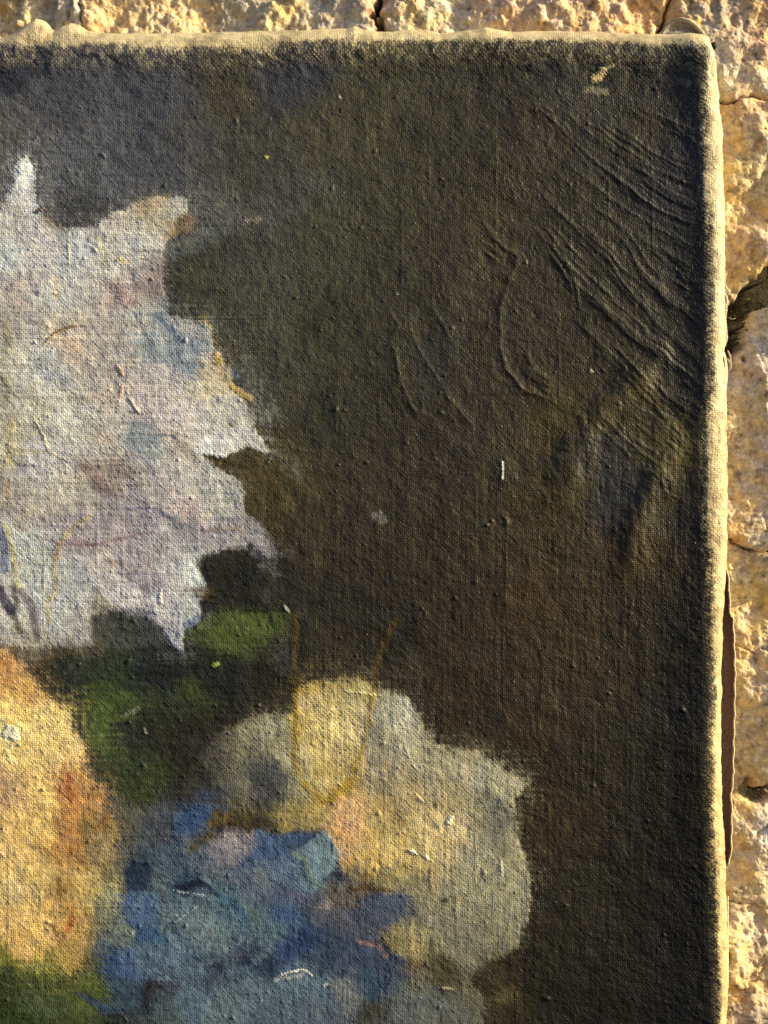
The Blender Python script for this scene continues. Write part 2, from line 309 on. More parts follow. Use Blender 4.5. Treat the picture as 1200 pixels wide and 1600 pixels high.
many(L, [
 ['a29058', 7, '72 975 70 958 67 943 80 932 85 905 77 893 82 870 88 850 100 835 118 818 137 806', dict(alpha=.6, h=.4, soft=4)],
 ['b0774c', 6, '84 872 88 858', dict(alpha=.6)],
 ['aba36c', 8, '2 822 9 840 16 870 21 900 24 918', dict(alpha=.7, h=.4, soft=4)],
 ['4c4236', 9, '17 918 22 945 18 960 28 990', dict(alpha=.8, dry=.7)],
 ['6a5c66', 12, '30 925 42 945 50 970 55 1000', dict(alpha=.85)],
 ['7478a0', 14, '-4 830 2 860 3 890', dict(alpha=.9)], ['3c3648', 16, '-4 925 4 940 14 956', dict(alpha=.9)],
 ['a39660', 8, '5 500 10 530 14 545', dict(alpha=.6, dry=.9)], ['a39660', 9, '3 590 8 600', dict(alpha=.8, h=1)],
 ['a0905c', 8, '14 650 12 690 8 720', dict(alpha=.6, dry=.9)], ['b08a5c', 7, '5 755 6 780', dict(alpha=.7)],
 ['8a8674', 16, '2 490 4 560 2 620', dict(alpha=.6, dry=1.3, soft=10)],
 ['8c5668', 4, '65 835 85 851 100 848 130 852 165 848 190 840 232 834', dict(alpha=.75)],
 ['8a6078', 3, '100 842 125 848 150 850', dict(alpha=.8)], ['6e5a64', 5, '20 820 50 835 85 852', dict(alpha=.6)],
 ['8f8296', 14, '60 822 140 818 220 822', dict(alpha=.4, soft=14)],
 ['736c8c', 6, '195 797 225 790 250 800 275 818 310 826 345 828', dict(alpha=.7)],
 ['8f7866', 5, '310 828 345 829 372 826', dict(alpha=.7)],
 ['8c726c', 15, '122 722 140 742 160 762', dict(alpha=.5, dry=.9, soft=7)], ['7c4f50', 3, '124 724 142 748 162 768', dict(alpha=.8)],
 ['7c4f50', 3, '132 720 150 742 164 760', dict(alpha=.7)], ['8c5460', 10, '165 774 186 776', dict(alpha=.5, dry=.9)],
 ['a05854', 8, '170 880 176 879', dict(alpha=.7)], ['a06470', 9, '176 446 186 462', dict(alpha=.5, dry=.8)],
 ['7c5a60', 16, '232 440 236 458', dict(alpha=.5, soft=12)], ['b07078', 9, '290 800 298 796', dict(alpha=.6)],
 ['946878', 4, '274 736 278 750', dict(alpha=.6)], ['aa8a90', 24, '280 780 300 800 312 820', dict(alpha=.35, soft=20)],
 ['8a6038', 4.5, '64 538 72 528 82 518 98 511 112 507 132 506', dict(alpha=.95, warp=0, h=1.6, taper=True, dry=.1)],
 ['8a8e90', 2, '44 550 64 538', dict(alpha=.6, warp=0)],
 ['d0c090', 3, '50 650 62 680 70 700 86 713 108 722', dict(alpha=.6, h=1.6, warp=2, soft=3, taper=True)],
 ['c8b070', 3, '103 366 104 390 104 412', dict(alpha=.7, h=1, warp=.8, soft=2, taper=True)],
 ['7c8080', 2.5, '146 362 150 385 158 402', dict(alpha=.7)],
 ['c89474', 3.5, '190 595 186 610 182 626', dict(alpha=.8, h=1, warp=.6, soft=2, taper=True)],
 ['c8b088', 3, '198 620 208 636 214 645', dict(alpha=.8, h=2, warp=.6)],
 ['8c4a3a', 5, '56 325 62 323', dict(alpha=.9, h=3)], ['3c2c20', 3, '48 326 55 327', dict(alpha=.9)],
 ['8a7442', 7, '312 492 326 508 338 540 336 556 348 585 364 606 380 618 396 628', dict(alpha=.55, dry=.8)],
 ['a88c48', 11, '337 553 340 562', dict(alpha=.8, h=1)], ['a48c50', 9, '362 603 376 616 388 622', dict(alpha=.75, h=1)],
 ['a8885c', 13, '256 366 266 361', dict(alpha=.5, dry=.8)], ['8a6a44', 22, '272 350 286 342', dict(alpha=.55, soft=14, dry=.8)],
 ['98805c', 20, '222 318 252 312', dict(alpha=.5, soft=14, dry=.8)], ['7c6448', 12, '70 338 84 352 98 356', dict(alpha=.55, soft=8, dry=.9)],
 ['5c6e90', 9, '244 490 256 506 274 526', dict(alpha=.75)], ['5f729c', 15, '300 536 303 556 298 572', dict(alpha=.65, soft=8)],
 ['8094ac', 26, '240 556 270 556', dict(alpha=.4, soft=16)], ['647488', 9, '360 576 370 586', dict(alpha=.7)],
 ['8a8ca4', 30, '262 590 300 584', dict(alpha=.35, soft=20)],
 ['7f8e9e', 18, '190 692 240 688', dict(alpha=.5, soft=12)], ['6c6238', 5, '355 660 361 663', dict(alpha=.9)],
 ['6a5640', 14, '268 692 290 700 300 730 318 742', dict(alpha=.45, dry=1.2, soft=14)],
 ['9aa0a0', 16, '200 700 250 704', dict(alpha=.3, soft=10)],
 ['c8cccb', 5, '300 704 330 710 350 712', dict(alpha=.6, h=1)],
 ['67665f', 34, '385 570 400 620 408 646', dict(alpha=.5, soft=24, dry=.9)], ['74786f', 14, '392 648 416 650 424 640', dict(alpha=.5, soft=14, dry=.8)],
 ['6b6a70', 14, '384 812 408 832 424 862', dict(alpha=.7, soft=8)], ['504c4c', 9, '424 870 424 900 416 935', dict(alpha=.45, soft=10)],
 ['77766c', 14, '430 712 452 726 466 738', dict(alpha=.3, soft=14, dry=.8)],
 ['8d98a0', 30, '262 392 300 378 330 360', dict(alpha=.14, soft=10)], ['78725e', 8, '256 386 300 372', dict(alpha=.3)],
 ['c2a476', 16, '150 620 166 624', dict(alpha=.3, soft=16)], ['c09a78', 14, '150 682 170 690', dict(alpha=.4, soft=12, dry=.8)],
 ['b09a94', 20, '172 606 198 604', dict(alpha=.3, soft=14)], ['8a5a4a', 4, '170 578 190 572 204 575', dict(alpha=.6, dry=.8)],
 ['a07c50', 5, '182 572 188 584', dict(alpha=.8, h=1.6)], ['c0a468', 10, '80 430 82 460', dict(alpha=.35, dry=.9)],
 ['b8ad80', 8, '152 370 160 400 158 410', dict(alpha=.5)], ['b8a060', 8, '184 402 196 408', dict(alpha=.6, dry=.8)],
 ['8a4c40', 4, '236 417', dict(alpha=.9, h=2.5)], ['a06c40', 4, '234 434', dict(alpha=.9, h=2)],
 ['c8a090', 6, '110 528 124 540', dict(alpha=.4, dry=.8)], ['c8a888', 24, '96 528 120 556', dict(alpha=.35, soft=14)],
 ['ccd4d8', 14, '30 262 40 256', dict(alpha=.8, h=1)], ['a49890', 20, '20 322 30 334', dict(alpha=.4, soft=14)],
 ['aab8b4', 24, '60 588 110 596', dict(alpha=.5, soft=16)], ['929aa8', 18, '60 560 84 556', dict(alpha=.5, soft=12)],
 ['847c90', 12, '196 786 208 784 232 772', dict(alpha=.45, soft=10)], ['84788a', 12, '220 870 236 890 244 915', dict(alpha=.45, soft=9)],
 ['b8a8b4', 16, '128 890 170 902', dict(alpha=.3, soft=14)], ['b8c8c4', 10, '290 870 304 892 316 912', dict(alpha=.7)],
 ['ccc0a8', 3, '247 930 249 944', dict(alpha=.8, h=2)], ['4c3e2e', 18, '60 1020 100 1018 150 1012', dict(alpha=.45, soft=16, dry=1.1)],
 ['6c5c44', 8, '102 998 106 1016', dict(alpha=.6, soft=6, dry=.8)], ['6c5a44', 6, '146 922 150 928', dict(alpha=.8)],
])
# --- leaves
many(L, [
 ['4c662e', 34, '330 985 380 978 425 975', dict(alpha=.45, soft=26)], ['42602c', 30, '150 1120 150 1150 165 1160', dict(alpha=.5, soft=26)],
 ['1e2422', 16, '215 1052 260 1056 300 1048', dict(alpha=.65, soft=14, dry=.9)], ['22221e', 20, '330 1036 380 1040 420 1030', dict(alpha=.6, soft=20, dry=.8)],
 ['7c9440', 6, '332 1042 340 1038', dict(alpha=.8, h=2)], ['7c8c74', 8, '192 1120 204 1114 212 1110', dict(alpha=.5, h=.8)],
 ['b8b8a0', 2, '220 1142 225 1150', dict(alpha=.9, h=1.5)], ['2a1f1c', 40, '236 1140 240 1165 250 1180', dict(alpha=.6, soft=26, dry=.8)],
 ['181818', 14, '418 948 440 950', dict(alpha=.7)], ['8a8478', 4, '442 948 447 954', dict(alpha=.9, h=3)],
 ['50504c', 6, '312 966 330 958', dict(alpha=.6)], ['5c4018', 9, '460 960 462 1000 458 1050 462 1078', dict(alpha=.6, soft=6)],
 ['50391a', 8, '584 1082 588 1050 594 1022 604 996 618 972', dict(alpha=.75, soft=5)],
 ['4a4c30', 22, '440 1000 430 1025', dict(alpha=.4, soft=16, dry=.9)], ['4c4c50', 24, '440 1015 445 1040', dict(alpha=.35, soft=18, dry=.9)],
 ['2c3854', 12, '120 1560 140 1570 170 1584', dict(alpha=.85, dry=.6)], ['36486a', 20, '160 1580 185 1580', dict(alpha=.5, soft=14, dry=.8)],
 ['50642e', 30, '120 1545 150 1552', dict(alpha=.5, soft=16)], ['55683a', 10, '100 1578 130 1584', dict(alpha=.5, soft=10)],
])
# --- yellow flower
many(L, [
 ['b05826', 11, '108 1208 104 1232 107 1262', dict(alpha=.8, taper=True, dry=.8)], ['b4683a', 10, '94 1272 86 1292', dict(alpha=.6, dry=.8, soft=8)],
 ['a0481e', 9, '170 1270 160 1284 148 1296', dict(alpha=.8, taper=True, dry=.7)], ['b05a30', 9, '108 1418 106 1446 94 1480', dict(alpha=.8, taper=True, dry=.7)],
 ['6a5030', 9, '86 1382 88 1400', dict(alpha=.6, soft=6, dry=.8)], ['7a5028', 9, '128 1428 136 1446', dict(alpha=.6, soft=6, dry=.8)],
 ['f0e6be', 14, '6 1150 14 1142 20 1156', dict(alpha=.8, h=1.6, dry=.6)], ['f0dca0', 7, '6 1178 16 1194', dict(alpha=.6, h=1)],
 ['c4753c', 22, '0 1040 18 1062', dict(alpha=.5, soft=16)], ['b06030', 4, '6 1072 18 1084 24 1100', dict(alpha=.4)],
 ['a06038', 26, '104 1300 112 1350', dict(alpha=.45, soft=18, dry=.9)], ['cda060', 20, '70 1420 74 1470', dict(alpha=.4, soft=18)],
 ['4c4a3c', 9, '150 1424 144 1450 136 1480 132 1510', dict(alpha=.7, soft=6, dry=.8)],
 ['5c4a30', 12, '128 1292 134 1330 132 1360', dict(alpha=.4, soft=10, dry=1)], ['54503e', 14, '160 1372 172 1374', dict(alpha=.6, soft=8, dry=.9)],
 ['8a6a60', 9, '0 1220 4 1260', dict(alpha=.5, soft=8)], ['e8d08c', 8, '60 1255 70 1258', dict(alpha=.5)],
 ['5c6c3c', 16, '-5 1514 40 1518 100 1528', dict(alpha=.4, soft=12, dry=1.2)], ['a08464', 26, '150 1240 160 1300 150 1340', dict(alpha=.25, soft=22, dry=.9)],
 ['34342c', 4, '104 1128 112 1140', dict(alpha=.4)], ['7a8468', 24, '176 1406 168 1440', dict(alpha=.55, soft=18, dry=.8)],
])
# --- blue flower
many(L, [
 ['111a36', 11, '268 1391 288 1389 306 1384 322 1392 340 1406 352 1408', dict(alpha=.95, taper=True, soft=4)],
 ['a8b0b0', 1.8, '270 1396 296 1400 314 1404 324 1412', dict(alpha=.7, soft=1.5, h=.5, dry=1.1, warp=1.5)], ['5a7684', 8, '312 1378 330 1384 352 1398', dict(alpha=.6)],
 ['28587c', 16, '348 1410 368 1428 382 1452', dict(alpha=.8, soft=8)], ['285078', 12, '376 1440 386 1465', dict(alpha=.5, soft=8)],
 ['e4e0c8', 2.6, '436 1532 444 1526 454 1523 470 1521 480 1526 486 1531', dict(alpha=.8, soft=1.5, h=.7, warp=1.5, dry=1.0)],
 ['aeb2ac', 5, '430 1538 448 1534 470 1530', dict(alpha=.5, dry=1)], ['dcdcd0', 3, '506 1547 511 1545', dict(alpha=.9, h=2)],
 ['aab8b8', 1.8, '269 1446 290 1432 305 1422', dict(alpha=.9, soft=1.5, h=1.5, warp=.3)], ['8298a0', 3, '280 1458 300 1452 312 1448', dict(alpha=.5)],
 ['6a8088', 30, '296 1440 320 1448', dict(alpha=.55, soft=16)], ['707e80', 20, '318 1470 330 1480', dict(alpha=.5, soft=14)],
 ['3c4a50', 7, '258 1446 254 1460 250 1474', dict(alpha=.7, taper=True)], ['525c60', 20, '246 1380 250 1410 256 1440', dict(alpha=.6, soft=8)],
 ['3a5896', 26, '208 1420 220 1436 234 1444', dict(alpha=.65, soft=8)], ['2c528c', 12, '218 1470 236 1464', dict(alpha=.8, soft=6)],
 ['2a3c6c', 12, '170 1486 182 1510 200 1530', dict(alpha=.7, soft=6)], ['485e94', 18, '186 1500 200 1524 214 1536', dict(alpha=.5, soft=8)],
 ['262c40', 26, '204 1366 222 1372 214 1384', dict(alpha=.85, soft=6)], ['2c4478', 22, '282 1296 300 1286 316 1276', dict(alpha=.8, soft=6)],
 ['2f4a80', 9, '276 1280 300 1268 350 1266', dict(alpha=.55, soft=7)], ['3a2a24', 10, '218 1503 222 1506', dict(alpha=.9, soft=3)],
 ['2a2628', 20, '232 1556 246 1560', dict(alpha=.75, soft=14)], ['2c2e3c', 9, '322 1502 350 1496 378 1484 402 1474', dict(alpha=.75, soft=6)],
 ['4c4650', 16, '350 1504 380 1498', dict(alpha=.5, soft=10, dry=.8)], ['232c44', 22, '392 1512 420 1518', dict(alpha=.6, soft=14)],
 ['8c8288', 26, '350 1318 370 1312 380 1320', dict(alpha=.8, soft=8)], ['4c4228', 16, '296 1330 312 1316 330 1312', dict(alpha=.85, soft=9, dry=.8)],
 ['3c2f1c', 16, '340 1292 370 1290 400 1292', dict(alpha=.7, soft=10, dry=.8)], ['6e5a30', 12, '330 1290 345 1284', dict(alpha=.6, soft=8)],
 ['36467c', 24, '396 1340 420 1338 436 1334', dict(alpha=.7, soft=10)], ['44587c', 7, '398 1302 412 1322', dict(alpha=.7)],
 ['27355a', 16, '450 1312 470 1306 484 1308', dict(alpha=.8, soft=7)],
 ['62808e', 24, '484 1344 500 1330 506 1320', dict(alpha=.85, soft=6)], ['668894', 20, '512 1342 500 1356', dict(alpha=.8, soft=6)],
 ['64869c', 12, '470 1352 480 1378 484 1392', dict(alpha=.7, soft=5)], ['5c6840', 5, '458 1336 474 1346 480 1362 488 1384', dict(alpha=.85, soft=3)],
 ['232c3c', 2.5, '472 1352 468 1372 466 1384', dict(alpha=.7)], ['4462a0', 9, '458 1352 464 1360', dict(alpha=.7, soft=6)],
 ['2c3448', 12, '500 1378 520 1370 534 1376', dict(alpha=.7, soft=8)], ['604c6c', 12, '462 1406 474 1416', dict(alpha=.4, soft=12)],
 ['2c4a88', 16, '444 1436 462 1440', dict(alpha=.6, soft=10)], ['2a3668', 24, '440 1498 470 1480 484 1470', dict(alpha=.6, soft=12)],
 ['9a8478', 10, '500 1426 512 1420', dict(alpha=.5, soft=10, dry=.9)], ['5c5458', 24, '520 1440 560 1450', dict(alpha=.35, soft=20, dry=1)],
 ['4a7090', 12, '478 1550 494 1554', dict(alpha=.5, soft=10)], ['76787c', 14, '540 1558 556 1566', dict(alpha=.5, soft=10)],
 ['6c7c84', 12, '354 1560 376 1570 388 1584', dict(alpha=.35, soft=10)], ['3a2c20', 24, '570 1590 600 1584', dict(alpha=.6, soft=14, dry=.8)],
 ['8f8f88', 6, '196 1464 204 1462', dict(alpha=.7, h=2)], ['6c4c3a', 12, '600 1394 560 1394', dict(alpha=.5, soft=6, dry=.8)],
 ['868d70', 18, '404 1366 412 1374', dict(alpha=.4, soft=12, dry=1)], ['8a6660', 5, '325 1464 330 1462', dict(alpha=.6)],
 ['44322c', 10, '225 1545 232 1550', dict(alpha=.5, soft=8)], ['5a5ca0', 4, '600 1508', dict(alpha=.1)],
])
P('5f7682', '262 1436 270 1412 300 1403 335 1405 362 1424 378 1452 384 1480 360 1498 320 1500 280 1488 258 1470', soft=8, alpha=.4, dry=.5)
P('64828f', '455 1340 478 1322 498 1302 514 1308 528 1334 520 1358 504 1378 490 1396 482 1380 470 1354', soft=3, alpha=.8, dry=.3, h=.4)
P('57718c', '392 1352 430 1344 462 1344 476 1366 480 1392 462 1400 430 1380 404 1372', soft=6, alpha=.5, dry=.5)
P('7d7888', '318 1330 340 1312 362 1306 386 1312 396 1326 380 1350 340 1356', soft=6, alpha=.6, dry=.5)
P('3c5484', '396 1300 430 1312 462 1304 486 1302 470 1324 440 1342 400 1346 388 1330', soft=5, alpha=.55, dry=.5)
P('4a6694', '196 1404 220 1396 246 1402 250 1430 236 1452 210 1446 194 1426', soft=6, alpha=.6, dry=.5)
P('587082', '230 1560 300 1540 380 1548 470 1546 480 1600 460 1650 240 1650', soft=20, alpha=.3, dry=.6)
P('50688c', '176 1488 210 1470 260 1478 300 1490 330 1510 300 1536 250 1540 206 1530', soft=10, alpha=.5, dry=.6)
L('141d38', 10, '268 1392 288 1390 306 1386 322 1393 340 1406', soft=4, alpha=.85, dry=.5, taper=True)
L('5c6840', 5, '458 1336 474 1346 480 1362 488 1384', soft=3, alpha=.6)
# the brush turned round the middle of the blue flower
rb = np.random.RandomState(31)
for i in range(34):
    a0 = rb.uniform(0, 6.28); r0 = rb.uniform(24, 118); sw = rb.uniform(.35, .9)
    s_ = ' '.join('%.1f %.1f' % (318 + r0 * 1.25 * math.cos(a0 + sw * t), 1452 + r0 * .82 * math.sin(a0 + sw * t)) for t in np.linspace(0, 1, 6))
    L(['6c8698', '4a688a', '2f4668', '7a8c96', '5a6c8c', '55747c', '48557c'][i % 7], rb.uniform(4, 11), s_, soft=5, alpha=rb.uniform(.25, .5), dry=.7, h=.35, taper=True)
# --- cream flower
many(L, [
 ['94762e', 10, '461 1082 460 1120 461 1180 466 1208 478 1232 496 1250 512 1258 530 1246 546 1224 556 1198 563 1170 572 1148 578 1128 583 1104 586 1086', dict(alpha=.75, soft=6, h=.5, warp=4, dry=.7)],
 ['d8c488', 30, '508 1136 526 1130 540 1140', dict(alpha=.5, soft=22, dry=.7, h=.8)], ['9c8446', 30, '500 1212 524 1222', dict(alpha=.45, soft=20)],
 ['4c4434', 4, '520 1194 532 1196', dict(alpha=.5, dry=.9)], ['ccc08c', 2.2, '540 1083 562 1084 596 1089', dict(alpha=.85, soft=2, h=1)],
 ['c09060', 7, '466 1110 480 1096 498 1086', dict(alpha=.5)], ['34322e', 22, '500 1062 540 1058', dict(alpha=.4, soft=16, dry=1)],
 ['bab69e', 16, '635 1100 638 1122 640 1136', dict(alpha=.85, soft=4)], ['b4b09a', 10, '630 1136 634 1156 640 1172', dict(alpha=.5, soft=5)], ['a8a48e', 18, '632 1140 646 1130', dict(alpha=.4, soft=10)],
 ['b8b098', 2.5, '632 1168 640 1188 650 1205', dict(alpha=.7, h=1)], ['2c2418', 6, '681 1264', dict(alpha=.95)],
 ['ece2c8', 6, '700 1288 706 1282', dict(alpha=.9, h=2.4, dry=.7)], ['d8d2bc', 5, '640 1334 648 1336', dict(alpha=.9, h=2.2, dry=.8)], ['ccc4b0', 5, '662 1342 668 1346', dict(alpha=.8, h=2)],
 ['c8b484', 26, '672 1306 700 1300 716 1316', dict(alpha=.5, soft=14, dry=.8)], ['cca058', 20, '590 1340 620 1342 634 1346', dict(alpha=.4, soft=14)],
 ['c8986a', 24, '546 1272 540 1300 534 1330', dict(alpha=.35, soft=12)], ['c09868', 5, '556 1262 560 1300', dict(alpha=.4)],
 ['4c3a1e', 6, '552 1393 580 1392 604 1396', dict(alpha=.8, soft=5, dry=.8)], ['34302a', 9, '470 1272 440 1276', dict(alpha=.0)],
 ['8c8c74', 9, '442 1200 452 1222 456 1240', dict(alpha=.6)],
 ['2f2a28', 8, '434 1142 433 1152', dict(alpha=.8)], ['9a9880', 26, '400 1140 430 1136', dict(alpha=.35, soft=20, dry=.9)],
 ['3c3830', 30, '330 1200 300 1236', dict(alpha=.45, soft=26, dry=.9)], ['2e3a58', 14, '310 1250 330 1252', dict(alpha=.5, soft=12)],
 ['b89058', 4, '675 1360 676 1392', dict(alpha=.5, h=1)], ['b89058', 4, '710 1370 711 1386', dict(alpha=.5, h=.8)], ['aea690', 3, '783 1352 784 1372', dict(alpha=.8, h=1.6)],
 ['2c2c34', 8, '692 1414 698 1412', dict(alpha=.8, soft=4)], ['8f835c', 14, '596 1464 640 1472 664 1486', dict(alpha=.35, soft=14, dry=.9)],
 ['9a6c5c', 6, '560 1476 590 1484 604 1500', dict(alpha=.5, dry=.9)], ['604a24', 12, '642 1508 650 1512', dict(alpha=.7, soft=6)],
 ['332c20', 16, '700 1520 712 1540', dict(alpha=.35, soft=16, dry=.9)], ['3c3426', 22, '764 1508 780 1520 800 1510', dict(alpha=.35, soft=18, dry=.8)],
 ['c8bc98', 2.5, '692 1549 700 1550 708 1552', dict(alpha=.8, h=.6, warp=1, soft=2)], ['545e66', 40, '620 1570 680 1576', dict(alpha=.4, soft=30)],
 ['6c6040', 20, '786 1570 800 1560', dict(alpha=.4, soft=14)], ['2a2018', 4, '672 1455', dict(alpha=.9)],
 ['ddb0a0', 3, '672 1438 677 1446', dict(alpha=.4)], ['606258', 30, '360 1240 390 1246', dict(alpha=.3, soft=24)],
 ['b8a47c', 3, '650 1246 662 1258', dict(alpha=.7, h=1)], ['6c6c66', 22, '776 1254 780 1290', dict(alpha=.4, soft=12)],
 ['8c887c', 14, '560 1120 575 1180 590 1220', dict(alpha=.3, soft=14)], ['aaa286', 3, '806 1262 812 1330 826 1374 829 1420 826 1440', dict(alpha=.5, dry=.7)],
])
P('aaa48a', '592 1102 625 1093 650 1120 660 1150 700 1182 780 1207 814 1232 760 1238 700 1226 640 1204 600 1170', soft=8, alpha=.35, dry=.6)
P('74715f', '742 1250 800 1248 804 1330 780 1345 752 1310', soft=14, alpha=.45, dry=.6)
P('3e4148', '390 1204 440 1196 452 1212 456 1256 436 1268 394 1262', soft=10, alpha=.38, dry=1.0)
P('aaa27c', '466 1090 520 1078 578 1096 560 1170 540 1222 510 1246 484 1222 466 1180', soft=10, alpha=.4, dry=.8)
P('443c2c', '664 1500 700 1492 722 1512 724 1550 700 1556 676 1536', soft=22, alpha=.35, dry=.8)
P('3c3528', '760 1504 812 1494 820 1540 786 1556 762 1530', soft=22, alpha=.4, dry=.8)
P('5e615c', '600 1556 660 1544 720 1560 740 1650 590 1650', soft=20, alpha=.4, dry=.7)
L('7a756a', 20, '580 1110 590 1170 604 1230', soft=16, alpha=.3)
# --- marks in the dark ground
many(L, [
 ['c8b078', 12, '930 118 944 108', dict(alpha=.75, dry=1, h=1.5)], ['a49468', 4, '944 106 962 99', dict(alpha=.7)], ['8c8468', 10, '922 134 950 138', dict(alpha=.5, dry=1)],
 ['e0dcc8', 2.4, '786 722 787 735 786 748', dict(alpha=1, h=2, warp=.3, soft=1)], ['c8b468', 4, '415 241', dict(alpha=.9, h=2.5)],
 ['a8a490', 4, '530 147', dict(alpha=.8, h=2)], ['9a9684', 4, '618 458', dict(alpha=.6, h=3.4)], ['8c8a84', 5, '594 800', dict(alpha=.7, h=1.4)],
 ['7c7a70', 14, '588 806 600 812', dict(alpha=.4, dry=1)], ['a8a490', 4, '927 576', dict(alpha=.8, h=2)], ['6c685c', 8, '1066 120 1080 128', dict(alpha=.5, dry=1)],
 ['5c5c60', 10, '470 100 480 116', dict(alpha=.4)], ['9c8c68', 2, '420 82 440 92', dict(alpha=.8, h=1)], ['8c8a80', 3, '404 92 410 96', dict(alpha=.8)],
 ['8c744c', 3, '396 343', dict(alpha=.9, h=3)], ['8a8470', 3, '378 340 404 338', dict(alpha=.5, h=1.6, dry=.9)],
])

# petals of the white flower: long soft strokes from the heart outwards
for i in range(70):
    a0 = rb.uniform(-1.9, 1.7); r0 = rb.uniform(60, 300); ln = rb.uniform(30, 90); cx_, cy_ = 40, 640
    p0 = (cx_ + r0 * math.cos(a0), cy_ + r0 * math.sin(a0)); p1 = (cx_ + (r0 + ln) * math.cos(a0 + .06), cy_ + (r0 + ln) * math.sin(a0 + .06))
    if not inside(np.array([p1[0]]), np.array([p1[1]]), pts_of(WHITE_FLOWER))[0]: continue
    L(['c4c2bc', 'a8a09c', 'b8bcc0', 'b4a4a8', '9ca0a8', 'c6bca8', 'a398a8'][i % 7], rb.uniform(3, 12), '%.1f %.1f %.1f %.1f %.1f %.1f' % (p0[0], p0[1], (p0[0] + p1[0]) / 2 + rb.uniform(-5, 5), (p0[1] + p1[1]) / 2 + rb.uniform(-5, 5), p1[0], p1[1]), soft=6, alpha=rb.uniform(.15, .4), dry=.8, h=.3, taper=True)
for i in range(40):
    x_, y_ = rb.uniform(540, 800), rb.uniform(1150, 1480)
    L(['a8a284', '8c8670', 'b8a47c', '9c9888', 'b49c70'][i % 5], rb.uniform(3, 9), '%.1f %.1f %.1f %.1f' % (x_, y_, x_ + rb.uniform(-14, 14), y_ + rb.uniform(25, 60)), soft=6, alpha=rb.uniform(.15, .35), dry=.8, h=.2, taper=True)
# single thick threads showing through
for i in range(110):
    v_ = i % 5 < 3; x_, y_ = rb.uniform(0, 1080), rb.uniform(90, 1600); ln = rb.uniform(60, 330); wv = rb.uniform(-1, 1)
    pts = [(x_, y_), (x_ + wv, y_ + ln / 2), (x_, y_ + ln)] if v_ else [(x_, y_), (x_ + ln / 2, y_ + wv), (x_ + ln, y_)]
    sl = F.box(pts, 6)
    if sl is None: continue
    d, p = seg_dist(X[sl] + .5 * F.wx[sl], Y[sl] + .5 * F.wy[sl], pts)
    F.h[sl] += rb.uniform(.12, .4) * np.exp(-(d / 1.5) ** 2) * np.clip(np.minimum(p, 1 - p) * 5, 0, 1)
# --- relief: ripples, dents, lumps, brush grooves
Hh = F.h
ripples = [('824 149 850 175 887 205 940 254 974 280 1011 310 1050 332 1092 350', 3.0), ('861 156 910 194 955 227 1000 257 1037 287 1092 318', 2.4),
 ('925 167 970 197 1019 231 1056 250 1092 265', 2.0), ('977 149 1019 175 1049 190 1092 206', 1.5), ('925 194 985 242 1037 265 1092 290', 2.0),
 ('827 276 869 321 902 355 955 404 992 460 1025 500 1062 532 1096 566', 2.8), ('880 420 930 465 970 500 1005 530 1040 552 1075 580 1098 602', 2.6),
 ('900 495 937 532 975 567 1010 607 1030 625', 2.2), ('1000 634 1035 658 1066 686', 1.8), ('985 640 1010 658 1040 684 1072 704', 1.4),
 ('930 636 950 655 980 685 1010 710 1042 731', 2.4), ('1025 595 1047 617 1075 635 1096 656', 1.8), ('1042 731 1037 752 1045 770 1066 780', 2.0),
 ('745 305 752 338 775 370 809 395 804 420 785 475 784 540 792 575 820 605 876 632', 3.0), ('600 468 615 490 622 505 610 530 620 555 626 590 640 630 655 652', 2.4),
 ('640 500 655 545 680 580 700 618 728 650 742 668', 2.4), ('670 470 690 500 712 540', 1.5), ('768 478 767 510', 1.6), ('930 340 975 372 1010 420 1050 470 1092 520', 1.6),
 ('1010 380 1050 410 1092 440', 1.4), ('870 180 905 212 950 245 1000 275 1040 300 1092 325', 1.6), ('1010 165 1050 185 1092 222', 1.3), ('850 215 890 252 930 285 985 325 1040 358 1092 385', 1.8), ('870 262 920 310 975 350 1030 385 1092 415', 1.6), ('890 330 940 372 990 415 1040 462 1092 500', 1.6), ('830 330 870 370 910 415 950 455 985 490', 1.4), ('905 430 950 478 1000 520 1050 560', 1.6), ('960 555 1000 590 1040 625 1080 655', 1.6), ('760 372 790 400', 1.4), ('805 540 830 580 866 605', 1.2), ('850 360 880 400 900 440 912 500', 1.0), ('905 640 930 700 925 760', 1.0)]
rq = np.random.RandomState(12); fan = []
for s, a in ripples[:12] + ripples[18:20] + ripples[24:]:
    for k in range(4):
        p_ = pts_of(s); t0, t1 = sorted(rq.uniform(0, 1, 2)); t1 = min(1, t0 + .35 + .4 * rq.rand()); o_ = rq.uniform(4, 16) * (1 if k % 2 else -1)
        fan.append((' '.join('%.1f %.1f' % (np.interp(t, np.linspace(0, 1, len(p_)), [u for u, v in p_]) + o_ * .6 + rq.uniform(-1.5, 1.5), np.interp(t, np.linspace(0, 1, len(p_)), [v for u, v in p_]) - o_ * .8 + rq.uniform(-1.5, 1.5)) for t in np.linspace(t0, t1, 6)), -rq.uniform(.6, 1.2)))
for s, a in ripples + fan:
    pts = pts_of(s); sl = F.box(pts, 34)
    d, p = seg_dist(X[sl] + 2.2 * F.wx[sl], Y[sl] + 2.2 * F.wy[sl], pts)
    fade = np.clip(np.minimum(p * 6, (1 - p) * 8 + .25), 0, 1) * (1 + .35 * vn(*d.shape, 26, 26, 5))
    Hh[sl] += a * fade * (.25 * np.exp(-(d / 8.5) ** 2) + .27 * np.exp(-(d / 2.8) ** 2)) if a > 0 else -a * fade * (.45 * np.exp(-(d / 2.6) ** 2) + .2 * np.exp(-(d / 6) ** 2))
